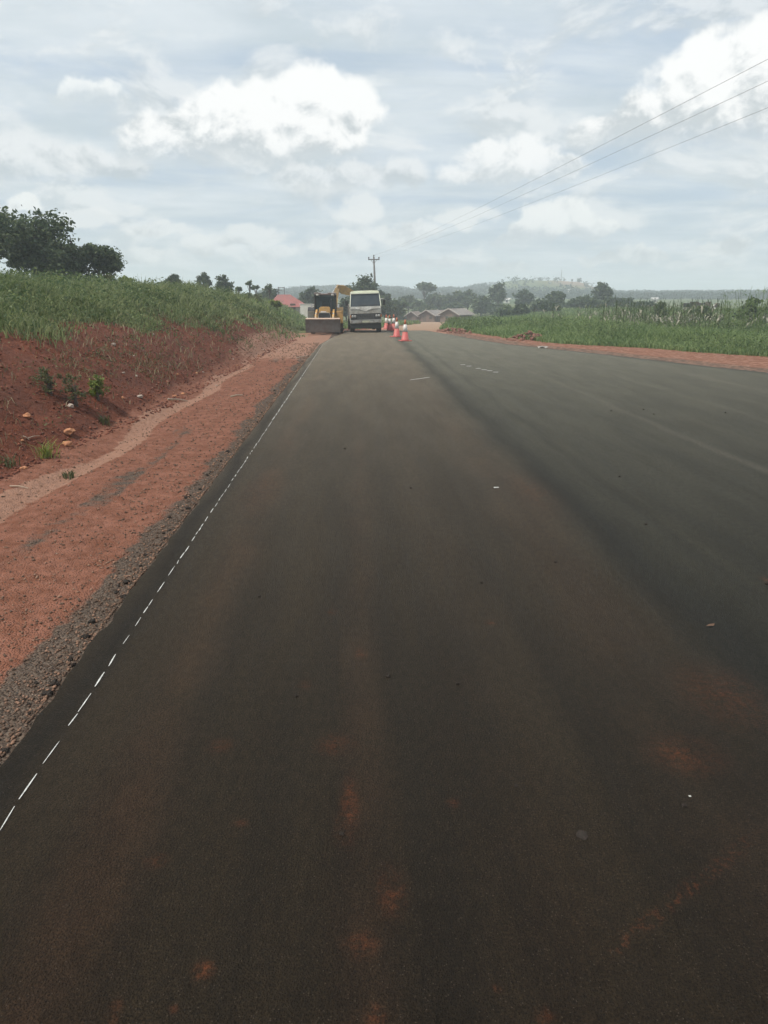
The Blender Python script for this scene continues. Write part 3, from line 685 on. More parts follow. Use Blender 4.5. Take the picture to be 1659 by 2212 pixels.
# maize strip on the right
mz_g = leafmat('green maize leaves', (.045, .075, .030), (.10, .13, .05), .8, .3)
mz_d = leafmat('dry maize leaves', (.20, .19, .14), (.40, .37, .29), 1.5, .3)
def maize(seed):
    rs = np.random.default_rng(seed); root = empty('maize_plant', (0, 0, 0)); st = MB()
    Hm = 1.9; st.tube([(0, 0, -.1), (.02, .01, Hm*.6), (.04, .0, Hm)], [.022, .018, .007], 5)
    for k in range(5):
        a = rs.uniform(0, 6.28); st.tube([(.04, 0, Hm*.97), (.04+.09*math.cos(a), .09*math.sin(a), Hm+.2)], [.006, .003], 4)
    st.build('stalk', mz_g, root)
    mbs = [MB(), MB()]
    for k in range(11):
        a = k*2.6+rs.uniform(-.4, .4); z0 = .35+k*.135; L = rs.uniform(.5, .75); w = rs.uniform(.05, .08); c, s_ = math.cos(a), math.sin(a); dr = rs.uniform(.1, .6)
        pts = [(0, 0, 0), (.35, .22, 1), (.7, .22-.25*dr, .8), (1, -.1-dr*.6, .1)]
        if rs.random() < .30: pts = [(0, 0, .6), (.25, .12, 1.3), (.50, -.12, 1.3), (.62, -.42, .4)]; which = 1
        else: which = 0
        vs = []
        for (q, zz, ww) in pts:
            for sd in (-1, 1): vs.append((c*q*L - s_*sd*w*ww*.5, s_*q*L + c*sd*w*ww*.5, z0+zz*L))
        mbs[which].add(vs, [(0,1,3,2), (2,3,5,4), (4,5,7,6)])
    mbs[0].build('green_leaves', mz_g, root); mbs[1].build('dry_leaves', mz_d, root)
    return root
protos = [maize(s) for s in (3, 4, 5, 6)]
used = set()
for i in range(150):
    px = random.choice([random.uniform(1250, 1680), random.uniform(1330, 1560), random.uniform(1150, 1680)])
    Yd = random.uniform(43, 58) if px > 1300 else random.uniform(58, 80)
    p = at(px, 650, Yd); k = i % 4; loc = (p.x, p.y, gzs(p.x, p.y)); sc = random.uniform(.8, 1.12)
    if k not in used: used.add(k); o = protos[k]; o.location = loc; o.rotation_euler = (0, 0, random.uniform(0, 6)); o.scale = (sc,)*3
    else: o = copy_tree(protos[k], loc, random.uniform(0, 6), sc)
    tag(o, 'maize plant with pale dry hanging leaves in the strip behind the right grass', 'maize plant', 'maize plants in the strip beyond the grass')
# tall reeds at the right frame edge
def reed(px, Yd, top):
    p = at(px, top, Yd); z0 = gzs(p.x, p.y); m_ = MB(); n_ = 14
    for k in range(n_):
        a = random.uniform(0, 6.28); q = random.uniform(.0, .35); hh_ = (p.z-z0)*random.uniform(.6, 1.0); e = (math.cos(a)*(q+.25), math.sin(a)*(q+.25), hh_)
        m_.tube([(math.cos(a)*q*.5, math.sin(a)*q*.5, -.05), (math.cos(a)*q, math.sin(a)*q, hh_*.6), e], [.012, .010, .006], 4)
        for j in range(4):
            zq = random.uniform(.3, .95); a2 = random.uniform(0, 6.28); bx, by = math.cos(a)*q*1.1, math.sin(a)*q*1.1; L_ = random.uniform(.3, .55)
            m_.add([(bx, by, hh_*zq), (bx+math.cos(a2)*L_*.5-.02, by+math.sin(a2)*L_*.5, hh_*zq+.2), (bx+math.cos(a2)*L_, by+math.sin(a2)*L_, hh_*zq+.05), (bx+math.cos(a2)*L_*.5+.02, by+math.sin(a2)*L_*.5+.02, hh_*zq+.2)], [(0,1,2,3)])
    o = m_.build('reed_clump', grass_r); o.location = (p.x, p.y, z0); return o
for (px, Yd, top, lb) in ((1652, 38, 604, 'tallest thin reed clump at the right edge of the photo'), (1612, 41, 614, 'reed clump rising over the far right maize'), (1580, 44, 630, 'lower reed clump left of the tall reeds')):
    tag(reed(px, Yd, top), lb, 'reeds', 'reed clumps on the right')

# single plants on the bank
def shrub(name, label, px, py, h, w, mat, seed, n=30, per=34, leaf=.07):
    p = hit(px, py)
    return tree(name, label, 'shrub' if 'weed' not in name else 'weed', (p.x, p.y, p.z-.02), h, w, 3, mat, n, per, leaf, seed)
TREE_M.append(leafmat('bright weed leaves', (.12, .165, .035), (.26, .31, .07), 2, .3))
TREE_M.append(leafmat('dull weed leaves', (.065, .078, .032), (.14, .145, .06), 2, .3))
shrub('small_shrub', 'bright green leafy shrub on the red bank', 212, 868, .50, .62, 3, 201, 30, 34, .055)
shrub('small_shrub', 'dull thin shrub left of the bright green shrub on bank', 165, 876, .62, .80, 4, 202, 22, 26, .05)
shrub('small_shrub', 'spindly dull shrub higher on the bare bank near left edge', 110, 855, .62, .75, 4, 203, 20, 24, .055)
def tuft(label, px, py, h, n_, mat, green=True):
    p = hit(px, py); x = p.x+rng.normal(0, .05, n_); y = p.y+rng.normal(0, .05, n_)
    V, Fc = blades(n_, x-p.x, y-p.y, np.zeros(n_), rng.uniform(.5, 1.1, n_)*h, .012, 1.0)
    o = npmesh('grass_tuft', V, Fc, mat); o.location = p; return tag(o, label, 'grass tuft', 'grass tufts at the foot of the bank')
tuft('yellowish grass tuft beside the orange stones at bank foot', 100, 990, .30, 60, TREE_M[3])
tuft('flat greenish tuft at the edge of the pale washed channel', 150, 1035, .12, 60, TREE_M[4])
tuft('small grass tuft low on the bank at far left', 20, 1010, .18, 40, TREE_M[4])
tuft('dull grass tuft below the dull thin shrub', 225, 915, .20, 50, TREE_M[4])
# bushes breaking the line of the bank's crest
for i in range(16):
    px = -10+i*41+random.uniform(-14, 14); crest = float(np.interp(px, [0, 280, 330, 400, 500, 560, 640], [588, 590, 600, 614, 626, 636, 654])); Yd = float(np.interp(px, [0, 300, 640], [30, 46, 66]))
    p = at(px, crest-random.uniform(-8, 10), Yd); z0 = gzs(p.x, p.y); h = max(.7, min(2.0, p.z-z0))
    tree('bank_shrub', 'leafy green bush growing in the tall weeds along the crest of the left bank', 'shrub', (p.x, p.y, z0-.05), h, h*random.uniform(1.1, 1.9), 3, [1, 2, 4, 3][i % 4] if i % 8 else 1, 26, 30, .10+.0018*Yd, 600+i, 'bushes along the crest of the left bank')
# papaya-like stems on the skyline
for (px, top, Yd, lb) in ((538, 606, 92, 'tall thin stem with leaf rosette left of the red roof'), (553, 616, 92, 'shorter leaf rosette stem beside the tall thin one'), (581, 612, 100, 'thin stem with spread leaves over the rounded tree'), (515, 618, 90, 'short spiky stem right of the pair of skyline trees')):
    p = at(px, top, Yd); z0 = gzs(p.x, p.y); h = p.z-z0
    tree('slender_plant', lb, 'plant', (p.x, p.y, z0), h, .9, 2, 1, 10, 16, .35, 300+px, 'slender plants on the skyline')

# ------------------------------------------------------------------ stones, lumps, sticks and bits
def stone_mesh(name, r, mat, seed, flat=.7):
    import bmesh
    rs = random.Random(seed); bm = bmesh.new(); bmesh.ops.create_icosphere(bm, subdivisions=2, radius=r)
    for v in bm.verts:
        q = v.co.normalized(); k = 1+.25*math.sin(q.x*4+seed)+.18*math.sin(q.y*6+seed*2)*math.cos(q.z*5)+rs.uniform(-.10, .10)
        v.co = Vector((q.x*r*k*1.15, q.y*r*k, q.z*r*k*flat))
    me = bpy.data.meshes.new(name); bm.to_mesh(me); bm.free(); me.materials.append(mat); return me
asph = paint('asphalt lump', (.026, .022, .019), .95, 0, .4, (.06, .045, .035), 40)
ost = paint('orange stone', (.42, .19, .09), .9, 0, .5, (.20, .07, .04), 20)
pst = paint('pale stone', (.40, .33, .27), .9, 0, .5, (.22, .12, .08), 20)
lump = [stone_mesh('asphalt_lump', .03, asph, s) for s in range(5)]
asph.node_tree.nodes['Principled BSDF'].inputs['Specular IOR Level'].default_value = .1
for i in range(95):
    y_ = 2.8*math.pow(34/2.8, random.random()); x_ = -1.89-abs(random.gauss(0, .12)); sc = random.choice([.2, .25, .35, .45, .6, .8])*(1+y_*.014)
    o = link('asphalt_lump', lump[i % 5], None); o.location = (x_, y_, gzs(x_, y_)+.008); o.rotation_euler = (random.uniform(-.3, .3), random.uniform(-.3, .3), random.uniform(0, 6)); o.scale = (sc,)*3
    tag(o, 'black asphalt lump spilled on the gravel beside the pavement edge', 'asphalt lump', 'asphalt lumps along the left pavement edge')
def stone(label, px, py, r, mat, seed, name='stone', group=None, z=None):
    p = hit(px, py) if z is None else at(px, py); o = link(name, stone_mesh(name, r, mat, seed), None)
    o.location = (p.x, p.y, p.z + r*.35); o.rotation_euler = (0, 0, seed); return tag(o, label, 'stone', group)
stone('larger orange stone at the foot of the bank', 150, 944, .085, ost, 11, group='orange stones at bank foot')
stone('smaller orange stone just below the larger one', 146, 965, .07, ost, 12, group='orange stones at bank foot')
stone('pale orange stone lying left on the bare slope', 58, 903, .065, ost, 13, group='orange stones at bank foot')
stone('white flat stone on the slope below the shrubs', 152, 880, .055, pst, 14)
stone('pale stone on the red bank near the grass line', 245, 748, .06, pst, 15)
for i in range(60):
    y_ = 6*math.pow(34/6, random.random()); u_ = random.choice([random.gauss(0, .25), random.uniform(-.2, 2.5)]); x_ = np.interp(y_, *TOE)-u_
    o = link('stone', stone_mesh('stone', .03*random.uniform(.5, 1.3)*(1+.01*y_), random.choice([ost, pst, gm, gm]), 400+i) if i < 8 else random.choice(STN), None) if i >= 8 else None
    if i < 8:
        if i == 0: STN = []
        STN.append(stone_mesh('stone', .034*random.uniform(.6, 1.3), [ost, pst, paint('red clod', (.17, .055, .033), .95, 0, .4, (.09, .03, .02), 20)][i % 3], 400+i)); o = link('stone', STN[-1], None)
    o.location = (x_, y_, gzs(x_, y_)+.01); o.rotation_euler = (0, 0, i); sc = random.uniform(.6, 1.5); o.scale = (sc,)*3
    tag(o, 'small stone or clod scattered on the red bank', 'stone', 'small stones scattered on the red bank')
# gravel and clods as loose cover of the verge
n = 9000
gy_ = 3*np.power(40/3, rng.random(n)); gx_ = -1.9-rng.random(n)**2.6*3.2
rr = rng.uniform(.004, .013, n)*(1+.05*gy_)
c0 = np.stack([gx_, gy_, gz(gx_, gy_)+rr*.3], -1)
octa = np.array([[1,0,0],[-1,0,0],[0,1,0],[0,-1,0],[0,0,.8],[0,0,-.6]], float)
V = c0[:, None]+octa[None]*rr[:, None, None]*rng.uniform(.6, 1.3, (n, 6, 1))
f8 = np.array([[0,2,4],[2,1,4],[1,3,4],[3,0,4],[2,0,5],[1,2,5],[3,1,5],[0,3,5]])
tag(npmesh('gravel', V.reshape(-1, 3), (np.arange(n)[:, None, None]*6+f8[None]).reshape(-1, 3), leafmat('verge gravel', (.085, .055, .038), (.26, .15, .10), 3, 0, .95)), 'loose gravel strewn over the red verge left of the road', 'gravel', kind='stuff')
n = 5000
gx_ = np.interp(gy_[:n], *TOE)+.35-rng.random(n)**1.3*3; gy2 = gy_[:n]+3
gx_ = np.interp(gy2, *TOE)+.3-rng.random(n)**1.5*3
rr = rng.uniform(.008, .03, n)*(1+.02*gy2)
c0 = np.stack([gx_, gy2, gz(gx_, gy2)+rr*.2], -1)
V = c0[:, None]+octa[None]*rr[:, None, None]*rng.uniform(.6, 1.3, (n, 6, 1))
tag(npmesh('soil_clods', V.reshape(-1, 3), (np.arange(n)[:, None, None]*6+f8[None]).reshape(-1, 3), leafmat('soil clods', (.085, .027, .017), (.21, .075, .045), 2, 0, .95)), 'loose red soil clods on the cut bank', 'soil clods', kind='stuff')
stick_m = paint('bleached wood', (.42, .33, .24), .85, 0, .4, (.2, .13, .09), 20)
def stick(label, a, b, r=.012, on='ground'):
    p, q = (hit(*a), hit(*b)) if on == 'ground' else (at(*a), at(*b))
    mid = (p+q)/2; m_ = MB(); m_.tube([p-mid+Vector((0, 0, .02)), Vector((0, 0, .035)), q-mid+Vector((0, 0, .02))], [r, r*.9, r*.6], 5)
    o = m_.build('dry_stick', stick_m); o.location = mid; return tag(o, label, 'stick', 'dry sticks on the left verge')
stick('pale stick lying across the washed channel at the left edge', (22, 1054), (62, 1062), .010)
stick('brown stick at the bank foot above the pale channel', (362, 864), (405, 869), .018)
stick('bent pale twig pile on the red verge by the channel', (498, 859), (524, 855), .02)
stick('thin pale stick on the gravel beside the pavement', (640, 775), (664, 770), .02)
stick('thin straw stick leaning on the slope left of the tuft', (60, 960), (86, 945), .008)
stick('short straw stick above the leaning stick', (50, 948), (64, 958), .008)
# crumbs lying on the asphalt
bits = [(745,970),(887,1055),(1338,1030),(1395,1133),(1390,885),(1320,888),(1412,895),(1567,892),(988,1478),(838,1462),(1200,1215),(1655,1262),(1115,1700),(640,1505),(1478,1742),(738,1803),(1040,1260),(560,1290)]
for i, q in enumerate(bits):
    p = at(*q); o = link('asphalt_crumb', lump[i % 5], None); sc = .30+.018*p.y; o.location = (p.x, p.y, .006); o.scale = (sc,)*3; o.rotation_euler = (0, 0, i)
    tag(o, 'black asphalt crumb lying loose on the open road', 'asphalt crumb', 'asphalt crumbs on the road')
p = at(1257, 1805); o = link('asphalt_clump', lump[1], None); o.location = (p.x, p.y, .004); o.scale = (1.0, .9, .25); tag(o, 'flat dark green black clump on the near right asphalt', 'asphalt clump')
leaf_m = paint('dead leaf', (.11, .065, .042), .9, 0, .3, (.1, .06, .04), 60)
p = at(1533, 1355); m_ = MB(); m_.add([(-.03, 0, .01), (-.006, -.012, .018), (.03, 0, .012), (.0, .014, .02), (.04, .012, .025)], [(0,1,2), (0,2,3), (2,4,3)]); o = m_.build('dry_leaf', leaf_m); o.location = p; tag(o, 'curled brown dry leaf on the road at right', 'leaf')
p = at(1072, 1054); m_ = MB(); m_.box(-.032, .032, -.014, .014, .004, .010, .002); o = m_.build('paper_scrap', pm); o.location = p; tag(o, 'small white paper scrap on the middle of the road', 'paper scrap')
p = at(1490, 1722); m_ = MB(); m_.box(-.006, .006, -.005, .005, .004, .009, .002); o = m_.build('white_chip', pm); o.location = p; tag(o, 'tiny white chip on the near right asphalt', 'chip')

# rubble heap and stony edge on the right shoulder
red_r = paint('rubble', (.20, .095, .065), .95, 0, .6, (.10, .05, .035), 8)
def rubble(label, c, w, d, h, n_, seed):
    rs = random.Random(seed); m_ = MB()
    for k in range(n_):
        a, q = rs.uniform(0, 6.28), math.sqrt(rs.random()); x, y = math.cos(a)*q*w/2, math.sin(a)*q*d/2; s_ = rs.uniform(.06, .2)
        z = h*(1-q)*.8; Mx = Matrix.Translation((x, y, z)) @ Matrix.Rotation(rs.uniform(0, 3), 4, (rs.random(), rs.random(), rs.random()+.1))
        m_.box(-s_*.7, s_*.7, -s_*.5, s_*.5, -s_*.4, s_*.4, s_*.15, Mx)
    o = m_.build('rubble_heap', red_r); o.location = c; return tag(o, label, 'rubble', kind='stuff')
q = hit(1140, 734); rubble('heap of red broken rubble on the right road edge', (q.x, q.y, q.z), 2.4, 2.0, .55, 70, 1)
q = hit(985, 717); rubble('low stony spoil along the right road edge near the cones', (q.x, q.y, q.z-.05), 2.6, 7.0, .35, 120, 2)
pl_m = paint('white plastic', (.34, .32, .29), .5, 0, .3, (.3, .26, .2), 10)
for (px, py, lb, s_) in ((1172, 755, 'pale torn sacking on the shoulder by rubble heap', .28), (1172, 811-100, 'white plastic scrap in the grass near the huts', .45), (1122, 722, 'flat pale slab on the far side of the rubble heap', .5)):
    q = hit(px, py); m_ = MB(); g_ = 5
    vs = [((i/4-.5)*s_*1.6, (j/4-.5)*s_*.7, .05+.10*abs(math.sin(i*2.1+j*1.3))) for i in range(g_) for j in range(g_)]
    fs = [(i*g_+j, (i+1)*g_+j, (i+1)*g_+j+1, i*g_+j+1) for i in range(4) for j in range(4)]
    m_.add(vs, fs); o = m_.build('plastic_scrap', pl_m); o.location = (q.x, q.y, q.z); tag(o, lb, 'litter')

# ------------------------------------------------------------------ traffic cones
c_red = paint('cone red plastic', (.46, .085, .078), .55, 0, .6, (.36, .14, .10), 5)
c_wht = paint('cone white sleeve', (.66, .65, .62), .5, 0, .5, (.5, .42, .36), 7)
def cone():
    r = empty('traffic_cone', (0, 0, 0)); m_ = MB()
    m_.box(-.30, .30, -.30, .30, 0, .045, .012)
    m_.build('base', c_red, r)
    h = 1.1
    def rad(z): return .205*(1-z/1.28)+.006
    m_ = MB(); m_.lathe([(.235, .046), (rad(.08), .075), (rad(.48), .48)], n=24); m_.build('cone_body', c_red, r, True)
    m_ = MB(); m_.lathe([(rad(.48)+.004, .481), (rad(.86)+.004, .86)], n=24); m_.build('reflective_sleeve', c_wht, r, True)
    m_ = MB(); m_.lathe([(rad(.86), .861), (rad(h-.02), h-.02), (rad(h)*.6, h), (rad(h)*.5, h-.03)], n=24); m_.build('cone_top', paint('cone orange top', (.55, .14, .06), .5, 0, .5, (.30, .12, .07), 5), r, True)
    return r
c0 = cone()
cn = [((875, 736.5), 'nearest red and white cone, in front of the row beside the truck'), ((857, 727.5), 'second cone, just left of and behind the nearest cone'), ((850.5, 713), 'third cone, right one of the far pair beside truck'), ((841.5, 712.5), 'fourth cone, left one of the far pair beside truck'), ((834.5, 706), 'farthest cone, half hidden by the right side of the truck')]
for i, (q, lb) in enumerate(cn):
    p = at(*q); o = c0 if i == 0 else copy_tree(c0, p, i*.5)
    o.location = (p.x, p.y, gzs(p.x, p.y, False)+.055 if p.y < ROAD_END else gzs(p.x, p.y)); o.rotation_euler = (0, 0, .25+i*.5)
    tag(o, lb, 'traffic cone', 'traffic cones beside the truck')

# ------------------------------------------------------------------ truck
def truck():
    p = at(791, 717, 50.2); loc = (p.x, p.y, gzs(p.x, p.y, False)+.055)
    r = tag(empty('tipper_truck', loc, R(1.5)), 'dusty pale grey truck with black bumper underside facing us on the road', 'truck')
    cream = paint('cab paint', (.56, .55, .50), .45, 0, .75, (.20, .165, .13), 3)
    roofp = paint('cab roof paint', (.80, .82, .66), .4, 0, .3, (.45, .40, .30), 3)
    dk = paint('black underbody', (.016, .017, .019), .7, 0, .5, (.06, .05, .04), 6)
    gl = paint('dark windscreen glass', (.035, .046, .056), .12, 0, .25, (.12, .12, .11), 2)
    chrome = paint('grille metal', (.35, .35, .35), .3, .6, .5, (.2, .17, .14), 6)
    tyre = paint('tyre rubber', (.02, .02, .02), .85, 0, .6, (.11, .075, .05), 5)
    Rl = Matrix.Translation((0, 0, .6)) @ Matrix.Rotation(R(-2.0), 4, 'Y') @ Matrix.Translation((0, 0, -.6))
    # cab shell: side profile (y back, z) extruded across, tapering to the roof
    w0, w1 = 1.02, .94
    prof = [(.0, .62), (.0, 1.66), (.22, 2.46), (.34, 2.54), (1.55, 2.54), (1.62, .62)]
    m_ = MB(); vs = []
    for s_ in (-1, 1):
        for (y, z) in prof: vs.append((s_*(w0 if z < 1.8 else w1), y, z))
    n_ = len(prof); m_.add(vs, [tuple(range(n_)), tuple(range(2*n_-1, n_-1, -1))]+[(i, (i+1) % n_, n_+(i+1) % n_, n_+i) for i in range(n_)])
    cab = m_.build('cab', cream, r, M=Rl)
    m_ = MB(); m_.prism([(-.93, 2.545), (-.86, 2.63), (-.5, 2.665), (.5, 2.665), (.86, 2.63), (.93, 2.545)], 'y', .20, 1.5)
    m_.prism([(-.90, 2.46), (-.93, 2.55), (.93, 2.55), (.90, 2.46)], 'y', .13, .20); m_.build('roof', roofp, r, M=Rl)
    m_ = MB()
    for s_ in (-1, 1):   # screen pillars
        m_.add([(s_*1.035, -.02, 1.66), (s_*.985, -.02, 1.66), (s_*.905, .19, 2.47), (s_*.955, .19, 2.47), (s_*1.035, .06, 1.66), (s_*.955, .27, 2.47)], [(0,1,2,3), (0,3,5,4)])
    m_.build('windscreen_pillars', roofp, r, M=Rl)
    m_ = MB(); m_.add([(-.985, -.012, 1.68), (.985, -.012, 1.68), (.905, .197, 2.455), (-.905, .197, 2.455)], [(0,1,2,3)]); ws = m_.build('windscreen', gl, r, M=Rl)
    m_ = MB(); m_.tube([(-.55, -.03, 1.70), (.05, -.025, 1.76)], .012, 5); m_.tube([(.25, -.03, 1.70), (.8, -.02, 1.80)], .012, 5); m_.build('wipers', dk, ws, M=Rl)
    # front panel with the V-shaped pressing
    m_ = MB(); m_.prism([(-.97, 1.22), (.97, 1.22), (.98, 1.48), (.42, 1.45), (.18, 1.38), (.0, 1.30), (-.18, 1.38), (-.42, 1.45), (-.98, 1.48)], 'y', -.035, .01); m_.build('lower_front_panel', paint('dusty lower panel', (.40, .39, .35), .5, 0, .8, (.19, .155, .125), 4), r, M=Rl)
    m_ = MB(); m_.prism([(-.98, 1.53), (-.42, 1.50), (-.2, 1.44), (.0, 1.345), (.2, 1.44), (.42, 1.50), (.98, 1.53), (.985, 1.655), (-.985, 1.655)], 'y', -.055, .01); m_.build('v_shaped_panel', paint('cab light panel', (.74, .73, .68), .45, 0, .6, (.24, .20, .16), 4), r, M=Rl)
    m_ = MB(); m_.box(-.985, .985, -.02, .02, .84, 1.21); gr = m_.build('grille', dk, r, M=Rl)
    m_ = MB()
    for z in (.90, .98, 1.06, 1.14): m_.box(-.58, .58, -.035, -.02, z, z+.014)
    m_.build('grille_bars', chrome, gr, M=Rl)
    hm = paint('headlight glass', (.42, .42, .40), .15, 0, .4, (.15, .12, .1), 9); am = paint('amber lens', (.45, .16, .03), .3)
    for s_ in (-1, 1):
        m_ = MB(); m_.box(min(s_*.62, s_*.96), max(s_*.62, s_*.96), -.05, -.02, .95, 1.16, .01); hl = m_.build('headlight_cluster', paint('lamp surround', (.10, .10, .095), .5, 0, .5), r, M=Rl)
        for q in (.70, .86):
            m_ = MB(); m_.lathe([(.06, -.075), (.075, -.05)], (s_*q, 0, 1.06), 14, 'y'); m_.build('headlight', hm, hl, True, M=Rl)
        m_ = MB(); m_.box(min(s_*.97, s_*1.03), max(s_*.97, s_*1.03), -.045, .05, .98, 1.14); m_.build('indicator', am, r, M=Rl)
    m_ = MB(); m_.prism([(-.10, .60), (-.13, .66), (-.13, .80), (-.09, .83), (.04, .83), (.04, .60)], 'x', -1.0, 1.0); bp = m_.build('bumper', paint('bumper paint', (.40, .39, .36), .5, 0, .8, (.14, .11, .09), 5), r, M=Rl)
    m_ = MB(); m_.box(-1.0, 1.0, -.14, -.132, .795, .825); m_.build('bumper_trim', chrome, bp, M=Rl)
    m_ = MB(); m_.box(-.24, .24, -.145, -.131, .65, .77, .004); m_.build('number_plate', paint('plate face', (.50, .50, .36), .5, 0, .5, (.2, .17, .12), 9), bp, M=Rl)
    for s_ in (-1, 1):
        m_ = MB(); m_.box(min(s_*.60, s_*.85), max(s_*.60, s_*.85), -.14, -.131, .67, .76, .004); m_.build('fog_lamp', hm, bp, M=Rl)
    # mirrors
    for s_ in (-1, 1):
        m_ = MB(); m_.tube([(s_*.98, .15, 2.1), (s_*1.22, .02, 2.12), (s_*1.22, .02, 1.7), (s_*1.03, .12, 1.62)], .014, 6); ma = m_.build('mirror_arm', chrome, r, M=Rl)
        m_ = MB(); m_.box(s_*1.22-.09, s_*1.22+.09, -.01, .05, 1.72, 2.06, .015); m_.build('mirror', dk, ma, M=Rl)
    m_ = MB(); m_.box(-.62, .62, .3, 6.1, .55, .80); m_.box(-.95, .95, .02, .5, .27, .60); m_.tube([(-.8, .95, .48), (.8, .95, .48)], .07, 10); m_.tube([(-.8, 4.6, .48), (.8, 4.6, .48)], .09, 10); m_.box(-.98, .98, .3, 1.55, .62, .72); m_.build('chassis', dk, r)
    # tipper body low behind the cab
    tb = paint('tipper body paint', (.30, .29, .26), .6, 0, .8, (.18, .13, .09), 4)
    m_ = MB(); m_.box(-1.06, 1.06, 1.85, 6.2, .95, 1.05); m_.box(-1.06, -1.0, 1.85, 6.2, 1.05, 1.75); m_.box(1.0, 1.06, 1.85, 6.2, 1.05, 1.75); m_.box(-1.0, 1.0, 1.85, 1.91, 1.05, 1.95); m_.box(-1.0, 1.0, 6.14, 6.2, 1.05, 1.7)
    for k in range(7):
        for s_ in (-1, 1): m_.box(s_*1.06-.03*(s_ < 0), s_*1.06+.03*(s_ > 0), 2.0+k*.66, 2.08+k*.66, 1.0, 1.72)
    m_.build('tipper_body', tb, r)
    def wheel(x, y, wd=.26, rr_=.48):
        m_ = MB(); m_.lathe([(rr_*.58, -wd/2), (rr_*.94, -wd/2), (rr_, -wd/2+.04), (rr_, wd/2-.04), (rr_*.94, wd/2), (rr_*.58, wd/2)], (0, 0, 0), 26, 'x')
        o = m_.build('wheel', tyre, r); o.location = (x, y, rr_)
        m_ = MB(); m_.lathe([(rr_*.2, -wd/2+.02), (rr_*.56, -wd/2+.01), (rr_*.56, wd/2-.01), (rr_*.2, wd/2-.02)], (0, 0, 0), 18, 'x'); m_.build('rim', tb, o)
    for s_ in (-1, 1):
        wheel(s_*.88, .95, .30)
        for q in (.72, .99): wheel(s_*q, 4.6, .24)
    m_ = MB()
    for s_ in (-1, 1):   # side window and door line
        m_.add([(s_*(1.022), .35, 1.62), (s_*(1.022), 1.2, 1.62), (s_*(.955), 1.2, 2.35), (s_*(.955), .5, 2.35)], [(0,1,2,3)])
    m_.build('side_windows', gl, r, M=Rl)
    for s_ in (-1, 1):
        m_ = MB(); m_.box(s_*1.03-.012, s_*1.03+.012, .3, 1.3, .72, 1.55, .008); dr = m_.build('door', cream, r, M=Rl)
        m_ = MB(); m_.box(s_*1.05-.012, s_*1.05+.012, 1.1, 1.22, 1.3, 1.35); m_.build('door_handle', dk, dr, M=Rl)
truck()

